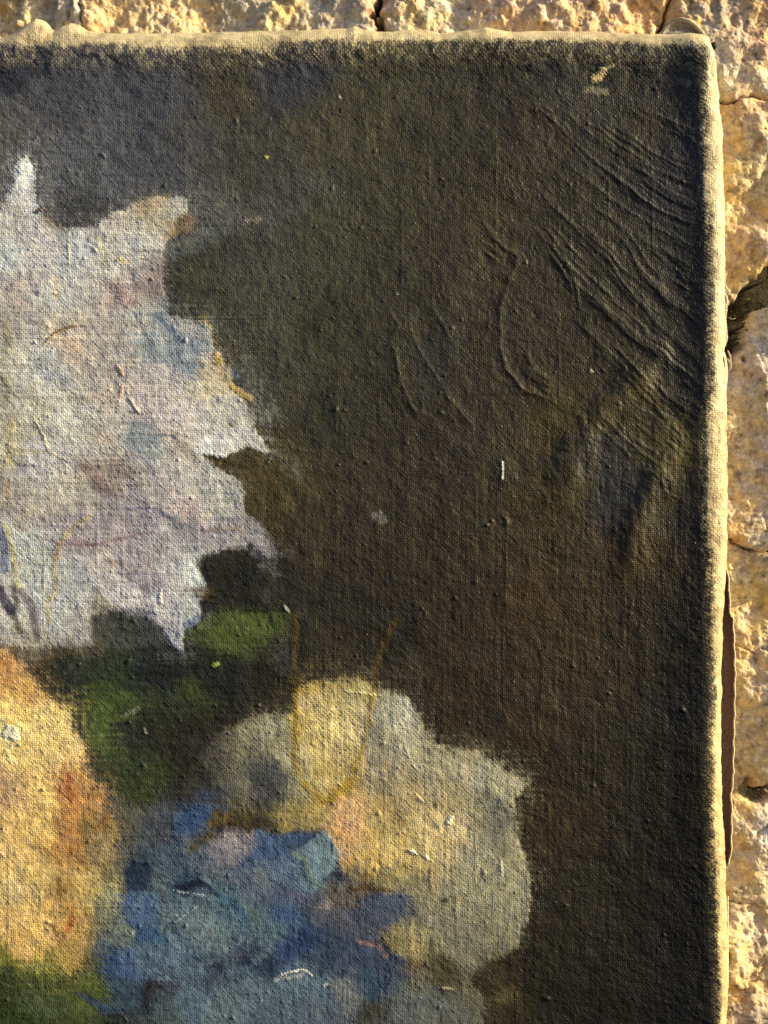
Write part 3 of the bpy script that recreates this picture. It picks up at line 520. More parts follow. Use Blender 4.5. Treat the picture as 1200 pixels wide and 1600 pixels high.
for s, a, wd in [('1060 530 1000 590 950 640 905 700 870 800', 5.2, 24), ('1062 690 1030 745 1000 810 975 920', 5.5, 20), ('1030 610 985 660 940 720', 1.2, 9), ('905 640 880 700 868 780', 1.2, 12),
                 ('745 300 720 420 700 560', 1.4, 30), ('880 130 800 210 740 320', 1.6, 34), ('640 480 620 560 640 640', 1.2, 22), ('345 330 300 400 270 470', .9, 26), ('560 260 600 330 640 400', .8, 24)]:
    pts = pts_of(s); sl = F.box(pts, wd * 3)
    d, p = seg_dist(X[sl] + 5 * F.wx[sl], Y[sl] + 5 * F.wy[sl], pts)
    Hh[sl] += a * np.exp(-(d / wd) ** 2) * np.clip(np.minimum(p, 1 - p) * 4 + .15, 0, 1)
def lumps(n, r0, r1, a0, a1, seed):
    r = np.random.RandomState(seed)
    for _ in range(n):
        cx, cy = r.uniform(-10, 1095), r.uniform(85, 1610); rad = r0 + (r1 - r0) * r.rand() ** 2; am = a0 + (a1 - a0) * r.rand() ** 2
        an = r.uniform(0, 3.14); el = r.uniform(1, 1.7)
        sl = F.box([(cx, cy)], rad * 5)
        if sl is None: continue
        u = (X[sl] - cx) * math.cos(an) + (Y[sl] - cy) * math.sin(an); v = -(X[sl] - cx) * math.sin(an) + (Y[sl] - cy) * math.cos(an)
        Hh[sl] += am * np.exp(-((u / (rad * el)) ** 2 + (v / rad) ** 2) ** 1.2)
lumps(240, 1.6, 3.0, .6, 2.0, 1); lumps(800, 1.1, 1.7, .4, 1.4, 2); lumps(30, 2.4, 3.8, 1.6, 3.0, 3)
N = lambda cy, cx, s: vn(F.ny, F.nx, cy / q, cx / q, 500 + s)
lite = (region == 1) | (region == 2) | (region == 4)
left = sstep(520, 330, X)
Hh += .15 * N(3.4, 70, 1) * (.25 + left) + .10 * N(6, 130, 2) * (.2 + left)             # level brush grooves
Hh += .13 * N(70, 3.4, 3) * (1 - left) * (.5 + .8 * sstep(500, 900, Y)) + .08 * N(120, 6, 4) * (1 - .5 * left)
Hh += .22 * N(46, 3.2, 14) * sstep(820, 900, X) * sstep(560, 680, Y) * sstep(1150, 1000, Y) + .10 * N(26, 26, 5) + .7 * N(70, 70, 6) + .04 * N(9, 9, 7) + np.where(region == 1, .22, 0) * N(3.2, 60, 8)
Hh += 2.6 * N(210, 210, 9)
sp = np.random.RandomState(3).rand(F.ny, F.nx)
Hh += np.where(sp > .985, .6, 0) + np.where(region == 1, .06, .10) * np.random.RandomState(4).uniform(-1, 1, Hh.shape)

# --- where the cloth turns over the bars (world pixels), and how it sags inside them
def curve(v, s, base):
    p = pts_of(s); return np.interp(v, [a for a, b in p], [b for a, b in p]) - base
k2 = 1 + 30 / D
RX, RY = 36.0, 42.0
sil_x = 600 + (curve(Y, '0 1111 60 1111 90 1117 140 1123 200 1129 300 1132 400 1133 520 1135 560 1131 620 1133 700 1137 850 1136 900 1133 960 1130 1050 1128 1200 1127 1250 1128 1310 1131 1360 1134 1400 1135 1500 1138 1560 1138 1632 1134', 0) - 600) * k2
sil_y = 800 + (curve(X, '-24 62 0 56 20 46 38 33 50 27 62 31 70 42 78 46 92 38 104 34 118 38 130 46 150 49 250 50 330 49 400 47 470 45 540 43 553 38 566 43 590 48 640 45 668 45 690 50 740 45 760 40 776 44 800 48 880 47 1000 51 1110 53 1240 56', 0) - 800) * k2
jit = 1.2 * N(22, 22, 20) + .5 * N(9, 9, 21) + .5 * N(4, 4, 22) + .5 * F.fine
xr = sil_x - RX; yt = sil_y + RY
A_ = np.maximum(X - xr, 0); B_ = np.maximum(yt - Y, 0)
def roll(a, R, lean):
    th = np.minimum(a / R, math.radians(89)); rest = np.maximum(a - R * math.radians(89), 0)
    return R * np.sin(th) ** .70 + rest * lean, R * (1 - np.cos(th) ** .70) + rest
ox, dx_ = roll(A_, RX, 0.0); oy, dy_ = roll(B_, RY, 0.0)
ui = np.maximum(xr - X, 0); vi = np.maximum(Y - yt, 0)
wid = np.interp(Y, [0, 500, 900, 1300, 1632], [26, 26, 34, 60, 60])
sag = 9.0 * (1 - np.exp(-(ui / wid) ** 1.3)) + 5.0 * (1 - np.exp(-(vi / (22 + 8 * F.wx)) ** 1.3)) + 2.0 * (1 - np.exp(-vi / 120))
body = np.exp(-A_ / 60) * np.exp(-B_ / 60)
depth = np.maximum(dx_, dy_) + .25 * np.minimum(dx_, dy_) + sag - Hh * body - jit * .6
wx_ = np.where(A_ > 0, xr + ox + jit * np.minimum(A_ / 20, 1), X); wy_ = np.where(B_ > 0, yt - oy + jit * np.minimum(B_ / 20, 1), Y)
cor = np.minimum(A_, B_) / 40                                   # draw the corner round
wx_ = wx_ - 3 * np.clip(cor, 0, 1); wy_ = wy_ + 5 * np.clip(cor, 0, 1)
V = np.stack([(wx_ - 600) * S, depth * S, (800 - wy_) * S], -1)

# --- bare linen beyond the paint
edge_x = curve(Y, '0 1096 90 1098 240 1098 300 1097 330 1104 520 1106 560 1108 600 1106 650 1100 760 1097 860 1100 900 1106 1000 1104 1090 1112 1130 1106 1220 1104 1330 1107 1380 1112 1500 1116 1632 1119', 0) + 7
edge_y = curve(X, '-24 72 0 71 100 71 160 74 250 77 400 77 430 72 470 68 560 68 640 66 700 67 860 66 1000 70 1050 74 1090 78 1240 78', 0) - 3
e = np.maximum(X - edge_x, edge_y - Y) + 3 * F.wx
bare = np.clip(.5 + e / np.where(e > 0, 5, 9) + .8 * F.fine, 0, 1)
half = np.clip(.5 + (edge_y + 26 - Y + 4 * F.wx) / 22, 0, 1) * np.clip(F.fine * 1.1 + .1, 0, 1) * .5 * (X < 1096)   # paint skips on the turn
half2 = np.clip(.5 + (X - edge_x + 9) / 9, 0, 1) * np.clip(F.fine + .1, 0, 1) * .5
sun_warmth = sstep(300, 1300, Y); linen = np.stack([.54 + 0 * X, .46 - .03 * sun_warmth, .30 - .07 * sun_warmth], -1) * (1 + .10 * N(30, 30, 31) + .08 * N(3, 40, 32))[..., None]  # linen yellower downwards: the warm sun's tint put into its colour
grime = np.clip(N(60, 30, 33) + .5 * N(12, 12, 34) - .25, 0, 1)[..., None]; linen = linen * (1 - .5 * grime) * (1 + .22 * F.fine)[..., None]
m = np.maximum(np.maximum(bare, half), half2)[..., None]
tone = 1 + .08 * N(40, 40, 41) + .06 * N(14, 14, 42) + .17 * F.fine + .09 * N(90, 4, 43) * (1 - left) + .09 * N(4, 90, 44) * left
F.col[:] = F.col * tone[..., None]
F.col[:] = F.col * (1 - m) + linen * m
region[(bare > .5)] = 0

# normals of the whole sheet, so that the painted parts join without a seam
du = np.gradient(V, axis=1); dv = np.gradient(V, axis=0)
NR = np.cross(du, dv); NR /= np.linalg.norm(NR, axis=2, keepdims=True) + 1e-12
if NR[500, 300, 1] > 0: NR = -NR
keep = (X[:-1, :-1] < (xr + RX * 1.54 + 72)[:-1, :-1]) & (Y[:-1, :-1] > (yt - RY * 1.54 - 72)[:-1, :-1])

def canvas_material():
    m, t, b = principled('oil_paint_on_linen', .62, .32); n, l = t.nodes, t.links
    at = n.new('ShaderNodeAttribute'); at.attribute_name = 'paint'
    uv = n.new('ShaderNodeUVMap'); uv.uv_map = 'sheet'
    sx = n.new('ShaderNodeSeparateXYZ'); l.new(uv.outputs[0], sx.inputs[0])       # units: photograph pixels / 1000
    def math_(op, a, b_=None, c=None):
        k = n.new('ShaderNodeMath'); k.operation = op
        for i, v in enumerate((a, b_, c)):
            if v is None: continue
            if isinstance(v, (int, float)): k.inputs[i].default_value = v
            else: l.new(v, k.inputs[i])
        return k.outputs[0]
    def noise(vec, scale, detail=2, rough=.5):
        k = n.new('ShaderNodeTexNoise'); k.inputs['Scale'].default_value = scale; k.inputs['Detail'].default_value = detail
        k.inputs['Roughness'].default_value = rough; l.new(vec, k.inputs['Vector']); return k.outputs['Fac']
    def stretch(sx_, sy_):
        k = n.new('ShaderNodeMapping'); k.inputs['Scale'].default_value = (sx_, sy_, 1); l.new(uv.outputs[0], k.inputs['Vector']); return k.outputs[0]
    wob = math_('MULTIPLY', math_('SUBTRACT', noise(uv.outputs[0], 14, 3), .5), .022)
    fx = math_('MULTIPLY', math_('ADD', sx.outputs[0], wob), 1000 * math.pi / 3.3)
    fy = math_('MULTIPLY', math_('ADD', sx.outputs[1], wob), 1000 * math.pi / 3.15)
    weave = math_('MULTIPLY', math_('SINE', fx), math_('SINE', fy))                    # over and under
    ribs = math_('ADD', math_('ABSOLUTE', math_('SINE', fx)), math_('ABSOLUTE', math_('SINE', fy)))   # every thread a small ridge
    warp_t = noise(stretch(300, 10), 1, 2); weft_t = noise(stretch(10, 300), 1, 2)    # threads of uneven thickness
    weave2 = math_('ADD', math_('ADD', math_('MULTIPLY', weave, .12), math_('MULTIPLY', ribs, .8)), math_('MULTIPLY', math_('ADD', warp_t, weft_t), .8))
    grain = math_('ADD', math_('MULTIPLY', noise(uv.outputs[0], 330, 2, .6), .12), math_('MULTIPLY', noise(uv.outputs[0], 720, 2, .6), .8))
    patch = noise(uv.outputs[0], 9, 3)                                                # the weave is filled in more or less
    amp = math_('ADD', .15, math_('MULTIPLY', patch, 1.4))
    h = math_('ADD', math_('MULTIPLY', weave2, amp), math_('MULTIPLY', grain, 2.1))
    def specks(scale, keep, rad, high):                                               # grit and paint crumbs caught in the film
        v = n.new('ShaderNodeTexVoronoi'); v.inputs['Scale'].default_value = scale; l.new(uv.outputs[0], v.inputs['Vector'])
        k = n.new('ShaderNodeMapRange'); k.inputs['From Min'].default_value = rad; k.inputs['From Max'].default_value = rad * .25
        k.inputs['To Max'].default_value = high; l.new(v.outputs['Distance'], k.inputs['Value'])
        sc = n.new('ShaderNodeSeparateColor'); l.new(v.outputs['Color'], sc.inputs[0])
        return math_('MULTIPLY', k.outputs[0], math_('MULTIPLY', math_('LESS_THAN', sc.outputs[0], keep), sc.outputs[1]))
    h = math_('ADD', h, math_('ADD', specks(170, .5, .30, 3.4), specks(60, .3, .13, 7.0)))
    bp = n.new('ShaderNodeBump'); bp.inputs['Strength'].default_value = .44; bp.inputs['Distance'].default_value = .00011
    l.new(h, bp.inputs['Height']); l.new(bp.outputs[0], b.inputs['Normal'])
    hue = noise(uv.outputs[0], 60, 4, .6)
    # gaps between the threads darkened in the colour, as shade
    hue = math_('ADD', hue, math_('MULTIPLY', math_('SUBTRACT', math_('ADD', ribs, math_('MULTIPLY', noise(uv.outputs[0], 500, 2, .6), .8)), 1.65), .16))
    mx = n.new('ShaderNodeMix'); mx.data_type = 'RGBA'; mx.blend_type = 'MULTIPLY'; mx.inputs['Factor'].default_value = 1
    cr = n.new('ShaderNodeValToRGB'); cr.color_ramp.elements[0].position = .3; cr.color_ramp.elements[0].color = (.68, .68, .68, 1)
    cr.color_ramp.elements[1].position = .7; cr.color_ramp.elements[1].color = (1.26, 1.25, 1.20, 1)
    l.new(hue, cr.inputs[0]); l.new(at.outputs['Color'], mx.inputs['A']); l.new(cr.outputs[0], mx.inputs['B'])
    l.new(mx.outputs['Result'], b.inputs['Base Color'])
    rr = math_('ADD', .36, math_('MULTIPLY', noise(uv.outputs[0], 25, 3), .25)); l.new(rr, b.inputs['Roughness'])
    return m
M_CANVAS = canvas_material()
UV = np.stack([X / 1000, Y / 1000], -1)

painting = thing('painting', 'unframed old oil painting of pale flowers on a dark ground, corner with bare linen edges', 'painting', (0, 0, 0))
cell = region[:-1, :-1]
canvas = grid_mesh('canvas', V, keep & (cell == 0), M_CANVAS, painting, F.col, UV, NR)
canvas['label'] = 'dark brown painted ground of the canvas, rippled near the corner, with bare linen turned over the edges'
for idx, nm, lab in ((1, 'painted_flower', 'large white and lilac painted flower with a jagged outline'), (2, 'painted_flower', 'golden yellow painted flower with rusty red strokes'),
                     (3, 'painted_flower', 'blue painted flower with navy and pale blue petals'), (4, 'painted_flower', 'cream painted flower with an ochre ringed petal'),
                     (5, 'painted_leaf', 'dark green painted leaf between the white and cream flowers'), (6, 'painted_leaf', 'green painted leaf below the yellow flower')):
    o = grid_mesh(nm, V, keep & (cell == idx), M_CANVAS, canvas, F.col, UV, NR); o['label'] = lab
#--END CANVAS

# ================================================================== wood, tacks, loose edges of the painting
def wood_material():
    m, t, b = principled('old_pine', .7, .2); n, l = t.nodes, t.links
    tc = n.new('ShaderNodeTexCoord'); mp = n.new('ShaderNodeMapping'); mp.inputs['Scale'].default_value = (40, 40, 400)
    ns = n.new('ShaderNodeTexNoise'); ns.inputs['Scale'].default_value = 3; ns.inputs['Detail'].default_value = 6
    cr = n.new('ShaderNodeValToRGB'); cr.color_ramp.elements[0].color = (.12, .06, .03, 1); cr.color_ramp.elements[1].color = (.36, .22, .11, 1)
    l.new(tc.outputs['Object'], mp.inputs[0]); l.new(mp.outputs[0], ns.inputs['Vector']); l.new(ns.outputs['Fac'], cr.inputs[0]); l.new(cr.outputs[0], b.inputs['Base Color'])
    return m
M_WOOD = wood_material()
def bar(x0, x1, y0, y1, d0, d1):
    vs = [((x - 600) * S, d * S, (800 - y) * S) for x in (x0, x1) for d in (d0, d1) for y in (y0, y1)]
    fs = [(0, 1, 3, 2), (4, 6, 7, 5), (0, 4, 5, 1), (2, 3, 7, 6), (0, 2, 6, 4), (1, 5, 7, 3)]
    me = bpy.data.meshes.new('stretcher_bar'); me.from_pydata(vs, [], fs); me.materials.append(M_WOOD)
    o = bpy.data.objects.new('stretcher_bar', me); C.objects.link(o); o.parent = painting
    b = o.modifiers.new('bevel', 'BEVEL'); b.width = .0012; b.segments = 2
    return o
bar(880, 1118, 262, 1660, 24, 92); bar(-40, 1106, 66, 260, 24, 92)

# --- tacking edge: a strip of cloth, its shade painted brown, standing off the side, with a pale frayed lip
def plain(name, c, rough=.8, bump=900, dist=.0001, spec=.2, c2=None):
    m, t, b = principled(name, rough, spec); n, l = t.nodes, t.links
    tc = n.new('ShaderNodeTexCoord'); ns = n.new('ShaderNodeTexNoise'); ns.inputs['Scale'].default_value = bump; ns.inputs['Detail'].default_value = 4
    l.new(tc.outputs['Object'], ns.inputs['Vector'])
    bp = n.new('ShaderNodeBump'); bp.inputs['Strength'].default_value = .8; bp.inputs['Distance'].default_value = dist
    l.new(ns.outputs['Fac'], bp.inputs['Height']); l.new(bp.outputs[0], b.inputs['Normal'])
    cr = n.new('ShaderNodeValToRGB'); cr.color_ramp.elements[0].position = .35; cr.color_ramp.elements[1].position = .65
    cr.color_ramp.elements[0].color = (*[v * .65 for v in c], 1); cr.color_ramp.elements[1].color = (*(c2 or [v * 1.3 for v in c]), 1)
    l.new(ns.outputs['Fac'], cr.inputs[0]); l.new(cr.outputs[0], b.inputs['Base Color'])
    return m
M_SHADE_STRIP = plain('shade_painted_linen', (.30, .17, .125), bump=1400)  # brown stands for the shadow of the lip on the linen
M_LINEN = plain('raw_linen', (.42, .37, .27), bump=1600)
M_RUST = plain('rusty_iron', (.012, .008, .006), .6)
def strip(name, ys, rows, mat, label, parent):
    """rows(y) gives the section as (screen x, depth) points; swept along ys"""
    V_, idx = [], 0
    for y in ys: V_.append([wpt(x, y, d) for x, d in rows(y)])
    V_ = np.array(V_, float)
    o = grid_mesh(name, V_, np.ones((V_.shape[0] - 1, V_.shape[1] - 1), bool), mat, parent)
    if label: o['label'] = label
    return o
rj = np.random.RandomState(8); jy = {}
def jag(y):
    k = round(y); jy.setdefault(k, rj.uniform(-1, 1)); return jy[k]
LIP = pts_of('884 1135 900 1138.5 940 1140.5 962 1141.5 967 1146 1000 1147.5 1050 1149 1120 1148 1180 1146.5 1225 1145.5 1240 1142.5 1262 1144 1300 1143.5 1335 1142.5 1352 1138')
lip = lambda y: np.interp(y, [a for a, b in LIP], [b for a, b in LIP]) + .5 * jag(y) + .6 * math.sin(y * .21)
te = strip('tacking_edge', np.arange(884, 1352.5, 1.5), lambda y: [(1118, 44), (1126, 40), (lip(y) - 7, 43), (lip(y) - 2.2, 42)], M_SHADE_STRIP, 'strip of cloth along the side of the canvas, shade painted purple brown', painting)
strip('frayed_lip', np.arange(884, 1352.5, 1.5), lambda y: [(lip(y) - 2.4, 43), (lip(y) - 1.6, 27 + jag(y)), (lip(y) - .4, 25 + jag(y)), (lip(y) + .5, 28), (lip(y) + 1.0, 44), (lip(y) - 3, 92)], M_LINEN, 'thin pale frayed lip of the strip with painted shade', te)
te2 = strip('tacking_edge', np.arange(1400, 1536, 1.5), lambda y: [(1124, 36), (1130 + .4 * jag(y), 33), (1131, 39), (1134.5, 40), (1136 + .4 * jag(y), 30), (1138.3, 33), (1138.6, 90)], M_LINEN, 'pale double edge of cloth low on the side', painting)
def sway(y, y0, y1): return .9 * math.sin(y * .11) + .6 * math.sin(y * .043 + 2) + .4 * jag(y) - 7 * (max(0, 1 - (y - y0) / 18) ** 2 + max(0, 1 - (y1 - y) / 26) ** 2)
te3 = strip('tacking_edge', np.arange(545, 702, 1.5), lambda y: [(1122, 24), (1125 + sway(y, 545, 702), 20), (1126.5 + sway(y, 545, 702), 25), (1129 + sway(y, 545, 702), 26), (1131 + sway(y + 9, 554, 711), 21), (1132.6 + sway(y + 9, 554, 711), 25), (1135 + sway(y, 545, 702), 30), (1136 + sway(y, 545, 702), 90)], M_LINEN, 'bright creased fold of cloth beside the grey boulder', painting)
strip('tacking_edge', np.arange(452, 549, 1.5), lambda y: [(1126, 26), (1131.5 + sway(y, 452, 549), 21), (1133 + sway(y, 452, 549), 28), (1134.6 + sway(y, 452, 549), 26), (1136.6 + sway(y, 452, 549), 34), (1136.6 + sway(y, 452, 549), 90)], M_LINEN, 'short folded piece of cloth beside the mossy gap', painting)
# --- the cloth folded over behind the corner
arc = pts_of('1034 55 1039 45 1046 36 1056 31 1066 30 1076 32 1085 38 1092 45 1099 53 1103 60')
tube('folded_corner', [wpt(x, y, 42 + 5 * math.sin(i)) for i, (x, y) in enumerate(arc)], [.0002, .0004, .0005, .0006, .0006, .0006, .0006, .0006, .0005, .0003], M_LINEN, painting)['label'] = 'lit rim of cloth folded over behind the corner'
strip('folded_corner', np.linspace(0, 1, 9), lambda t: [((1 - t) * x + t * (1036 + i * 7.2), (0)) for i, (x, y) in enumerate(arc)], M_LINEN, None, painting) if 0 else None
Vf = np.array([[wpt(x * (1 - t) + t * (1034 + i * 7.5), y * (1 - t) + t * 62, 46 + 9 * math.sin(math.pi * min(1, t * 1.2)) + rj.uniform(-1, 1)) for i, (x, y) in enumerate(arc)] for t in np.linspace(0, 1, 10)])
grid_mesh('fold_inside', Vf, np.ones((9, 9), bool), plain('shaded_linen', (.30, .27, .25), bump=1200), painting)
# --- tack and loose fibres
tk = tube('tack', [wpt(1104, 73, 36), wpt(1109, 73, 32), wpt(1114.5, 72, 28), wpt(1118, 72, 28), wpt(1120, 72, 28)], [.0005, .0010, .00125, .0010, .0003], M_RUST, painting, 12); tk['label'] = 'black tack head on the side near the corner'
for pts, r in [('1137 548 1141 556 1142 572 1139 582', .0003),
               ('1136 1566 1142 1572 1147 1570', .00012), ('1136 1580 1141 1577 1144 1583 1142 1590', .00012), ('1137 1592 1143 1588 1149 1594', .0001), ('1139 496 1144 499 1149 497', .0001), ('1136 560 1140 566 1141 576', .0003)]:
    p = pts_of(pts); tube('loose_thread', [wpt(x, y, 46 + 3 * math.sin(i)) for i, (x, y) in enumerate(p)], [r * (.5 + .5 * math.sin(math.pi * (i + .6) / (len(p) + .2))) for i in range(len(p))], M_LINEN, painting, 6)

# ================================================================== THE WALL
SW = 1 + 100 / D
qw = 2.1
W = Field(-150, -150, 1350, 1750, qw, 900)
WX, WY = W.X, W.Y
stone_alb = lambda h: np.clip(lin(h) * np.array([1.10, 1.20, 1.22]) + .04, .01, .88)
nw = lambda cy, cx, s: vn(W.ny, W.nx, cy / qw, cx / qw, 1300 + s)
def ridged(c, s, st=1.0): return 1 - 2 * np.abs(nw(c, c * st, s))
WALLC = '''20 20 c8a860 60 10 b8a890 100 20 9a9088 125 30 8a8288 150 30 c08850 190 20 c8a878 250 10 c8a880 300 20 c8a470 340 30 b09878 370 20 9a9484
420 20 a89878 450 20 c09c60 500 15 a09484 540 15 8a8488 560 30 b8b0a4 570 30 a89c98 580 20 b06840 610 30 b8b0a8 640 20 b0a070 680 20 c0b090 720 20 c4b8b0
760 20 c8a890 800 20 b88868 840 25 c09878 900 20 b08c74 950 20 a87c60 990 30 d08c48 1010 20 d8903c 1040 15 c8a060 1060 15 c0986c 1080 30 d0a850
1100 10 90786c 1120 30 9c8c7c 1150 40 b08870 1190 60 d09050 1160 90 a88070 1130 90 a09c98 1160 110 b8b4b0 1190 130 b0a8a0 1140 130 a8a49c
1150 160 b07c50 1180 170 c08050 1150 200 b09078 1180 230 b8a484 1190 270 b0a490 1150 280 c8a458 1140 320 d0a858 1170 340 d0a050 1160 370 a08078
1190 380 a88c80 1150 400 c09050 1170 430 c89860 1150 450 9c8038 1180 440 7c7c30 1190 500 b0a8a0 1160 580 b09088 1190 560 a89ca0 1170 620 b8a890
1160 660 c0a078 1190 640 b0a8a4 1160 720 c8a878 1190 720 9c9094 1190 760 a89c9c 1160 800 b09070 1150 850 b88c58 1190 850 b0a49c 1160 900 c0a050
1180 930 c8a448 1190 980 a0883c 1160 960 b08c54 1150 1010 a88050 1170 1050 c0a068 1190 1060 a09088 1160 1100 c8a468 1180 1130 b0a09c 1190 1180 c8b088
1160 1180 b08c58 1170 1230 b88848 1160 1260 c09450 1170 1280 b8a8a8 1190 1290 c8bcbc 1180 1330 b0a4a4 1150 1320 a87c50 1170 1360 c8a870 1190 1400 c8ac78
1160 1400 c8a470 1180 1440 b89870 1160 1480 c8a068 1190 1480 a08c84 1160 1520 c49c5c 1180 1540 b89870 1190 1580 988078 1150 1580 a07850 1140 1600 b08850'''
W.col[:] = W.anchors(WALLC, power=1.8, eps=10, conv=stone_alb)
mixn = np.clip(.5 + .9 * nw(16, 20, 51) + .5 * nw(7, 7, 52), 0, 1)[..., None]
ochre = stone_alb('d2b488').astype(np.float32); lilac = stone_alb('bcb0aa').astype(np.float32)
W.col[:] = W.col * .5 + .5 * (ochre * mixn + lilac * (1 - mixn))
rust = np.clip(nw(22, 14, 53) + .5 * nw(6, 6, 54) - .55, 0, 1)[..., None]; rust = rust * .7; W.col[:] = W.col * (1 - rust) + rust * stone_alb('b07040').astype(np.float32)
pit = np.clip(nw(5, 5, 55) + nw(10, 10, 56) - .6, 0, 1)[..., None]; W.col[:] = W.col * (1 - .6 * pit)
W.col[:] *= (1 + .14 * nw(3, 3, 57) + .1 * W.fine)[..., None]
def billow(c, sd_, st=1.0): return np.abs(nw(c, c * st, sd_)) * 2 - .6
rg = np.random.RandomState(5).uniform(-1, 1, WX.shape)
diag = vn(W.ny, W.nx, 9 / qw, 9 / qw, 81)
bed = np.sin((WX * .5 + WY * .86) / 7 + 3 * nw(40, 40, 78)) * np.clip(nw(70, 70, 79) + .3, 0, 1)     # bedding, broken across
relief = (15 * nw(90, 70, 66) + 13 * nw(44, 36, 61) + 6 * nw(20, 16, 62) + 2.4 * nw(11, 9, 63) + 1.1 * billow(7, 64, 1.2) + 1.7 * nw(4.4, 4.4, 65)
          + 1.0 * rg + 3.0 * np.clip(nw(22, 22, 76) * 3.5, -1, 1) * np.clip(nw(80, 80, 77) * 2, 0, 1) + 2.2 * bed)
smooth_r = 14 * nw(80, 70, 68) + 8 * nw(30, 26, 69) + 2.0 * nw(12, 12, 70) + 1.8 * nw(5, 5, 71) + 1.8 * billow(9, 73) + 1.0 * rg

def stone_material():
    m, t, b = principled('weathered_stone', .85, .2); n, l = t.nodes, t.links
    at = n.new('ShaderNodeAttribute'); at.attribute_name = 'paint'
    tc = n.new('ShaderNodeTexCoord')
    a = n.new('ShaderNodeTexNoise'); a.inputs['Scale'].default_value = 1700; a.inputs['Detail'].default_value = 5; a.inputs['Roughness'].default_value = .65
    v = n.new('ShaderNodeTexVoronoi'); v.inputs['Scale'].default_value = 1500
    l.new(tc.outputs['Object'], a.inputs['Vector']); l.new(tc.outputs['Object'], v.inputs['Vector'])
    ad = n.new('ShaderNodeMath'); ad.operation = 'MULTIPLY_ADD'; ad.inputs[1].default_value = .5
    l.new(v.outputs['Distance'], ad.inputs[0]); l.new(a.outputs['Fac'], ad.inputs[2])
    bp = n.new('ShaderNodeBump'); bp.inputs['Strength'].default_value = .8; bp.inputs['Distance'].default_value = .00042
    l.new(ad.outputs[0], bp.inputs['Height']); l.new(bp.outputs[0], b.inputs['Normal'])
    c = n.new('ShaderNodeTexNoise'); c.inputs['Scale'].default_value = 420; c.inputs['Detail'].default_value = 6; c.inputs['Roughness'].default_value = .7
    l.new(tc.outputs['Object'], c.inputs['Vector'])
    cr = n.new('ShaderNodeValToRGB'); cr.color_ramp.elements[0].position = .32; cr.color_ramp.elements[0].color = (.62, .58, .58, 1)
    cr.color_ramp.elements[1].position = .66; cr.color_ramp.elements[1].color = (1.3, 1.27, 1.2, 1)
    mx = n.new('ShaderNodeMix'); mx.data_type = 'RGBA'; mx.blend_type = 'MULTIPLY'; mx.inputs['Factor'].default_value = 1
    l.new(c.outputs['Fac'], cr.inputs[0]); l.new(at.outputs['Color'], mx.inputs['A']); l.new(cr.outputs[0], mx.inputs['B']); l.new(mx.outputs['Result'], b.inputs['Base Color'])
    return m
M_STONE = stone_material()
wall = thing('stone_wall', 'rough ochre and lilac grey rubble stone wall behind the painting', 'wall', (0, 0, 0))
# outline in photograph pixels, depth of the face, roughness (1 craggy .. 0 worn), label, tilt (depth per px in x and y)
STONES = [
 ('-150 -150 108 -150 112 0 118 60 120 150 -150 150', 100, 1.0, 'yellow craggy stone above the left end of the canvas', (0, 0)),
 ('122 -150 590 -150 592 -20 588 20 590 60 590 150 126 150 122 60 118 0', 102, 1.0, 'long ochre stone above the canvas, left of the dark joint', (0, 0)),
 ('603 -150 1052 -150 1050 -10 1044 10 1030 38 1022 60 1020 150 600 150 600 40', 98, 1.0, 'long pinkish ochre stone above the canvas, right of the dark joint', (0, 0)),
 ('1060 -150 1350 -150 1350 110 1200 140 1190 146 1150 143 1120 150 1040 150 1030 60 1046 30 1054 8', 104, .8, 'grey brown stone at the corner of the canvas with an orange facet', (0, 0)),
 ('1120 156 1150 147 1195 151 1350 120 1350 475 1262 446 1222 408 1200 420 1180 435 1150 466 1136 478 1060 500 1040 150', 98, .9, 'tan and orange stone with lit flakes beside the upper edge', (-.1, .05)),  # unseen right end shaped to meet the boulder and shade the gap
 ('1056 600 1120 580 1150 560 1162 530 1170 500 1186 484 1206 470 1224 462 1262 452 1350 480 1350 870 1210 872 1180 860 1150 850 1050 840', 92, .45, 'smooth lilac grey boulder right of the canvas', (-.25, 0)),
 ('1050 845 1150 855 1180 866 1200 880 1350 880 1350 1010 1200 1015 1170 1020 1150 1012 1050 1010', 104, 1.0, 'small mossy yellow stone below the lilac boulder', (0, 0)),
 ('1050 1016 1150 1018 1170 1026 1200 1020 1350 1016 1350 1215 1205 1218 1190 1222 1180 1205 1160 1230 1050 1230', 100, .9, 'ochre and mauve stone beside the loose linen flap', (-.1, 0)),
 ('1050 1236 1160 1240 1182 1262 1196 1262 1350 1224 1350 1420 1200 1425 1180 1415 1155 1410 1050 1400', 98, .75, 'whitish lilac stone beside the lower edge', (-.05, 0)),
 ('1050 1405 1150 1414 1180 1421 1200 1430 1350 1426 1350 1500 1200 1505 1185 1525 1160 1550 1145 1552 1050 1540', 96, 1.0, 'pitted sandy yellow stone near the foot of the picture', (0, 0)),
 ('1050 1546 1140 1558 1165 1556 1190 1530 1205 1510 1350 1506 1350 1750 1050 1750', 106, .5, 'brown mauve stone in the bottom corner', (0, 0)),
]
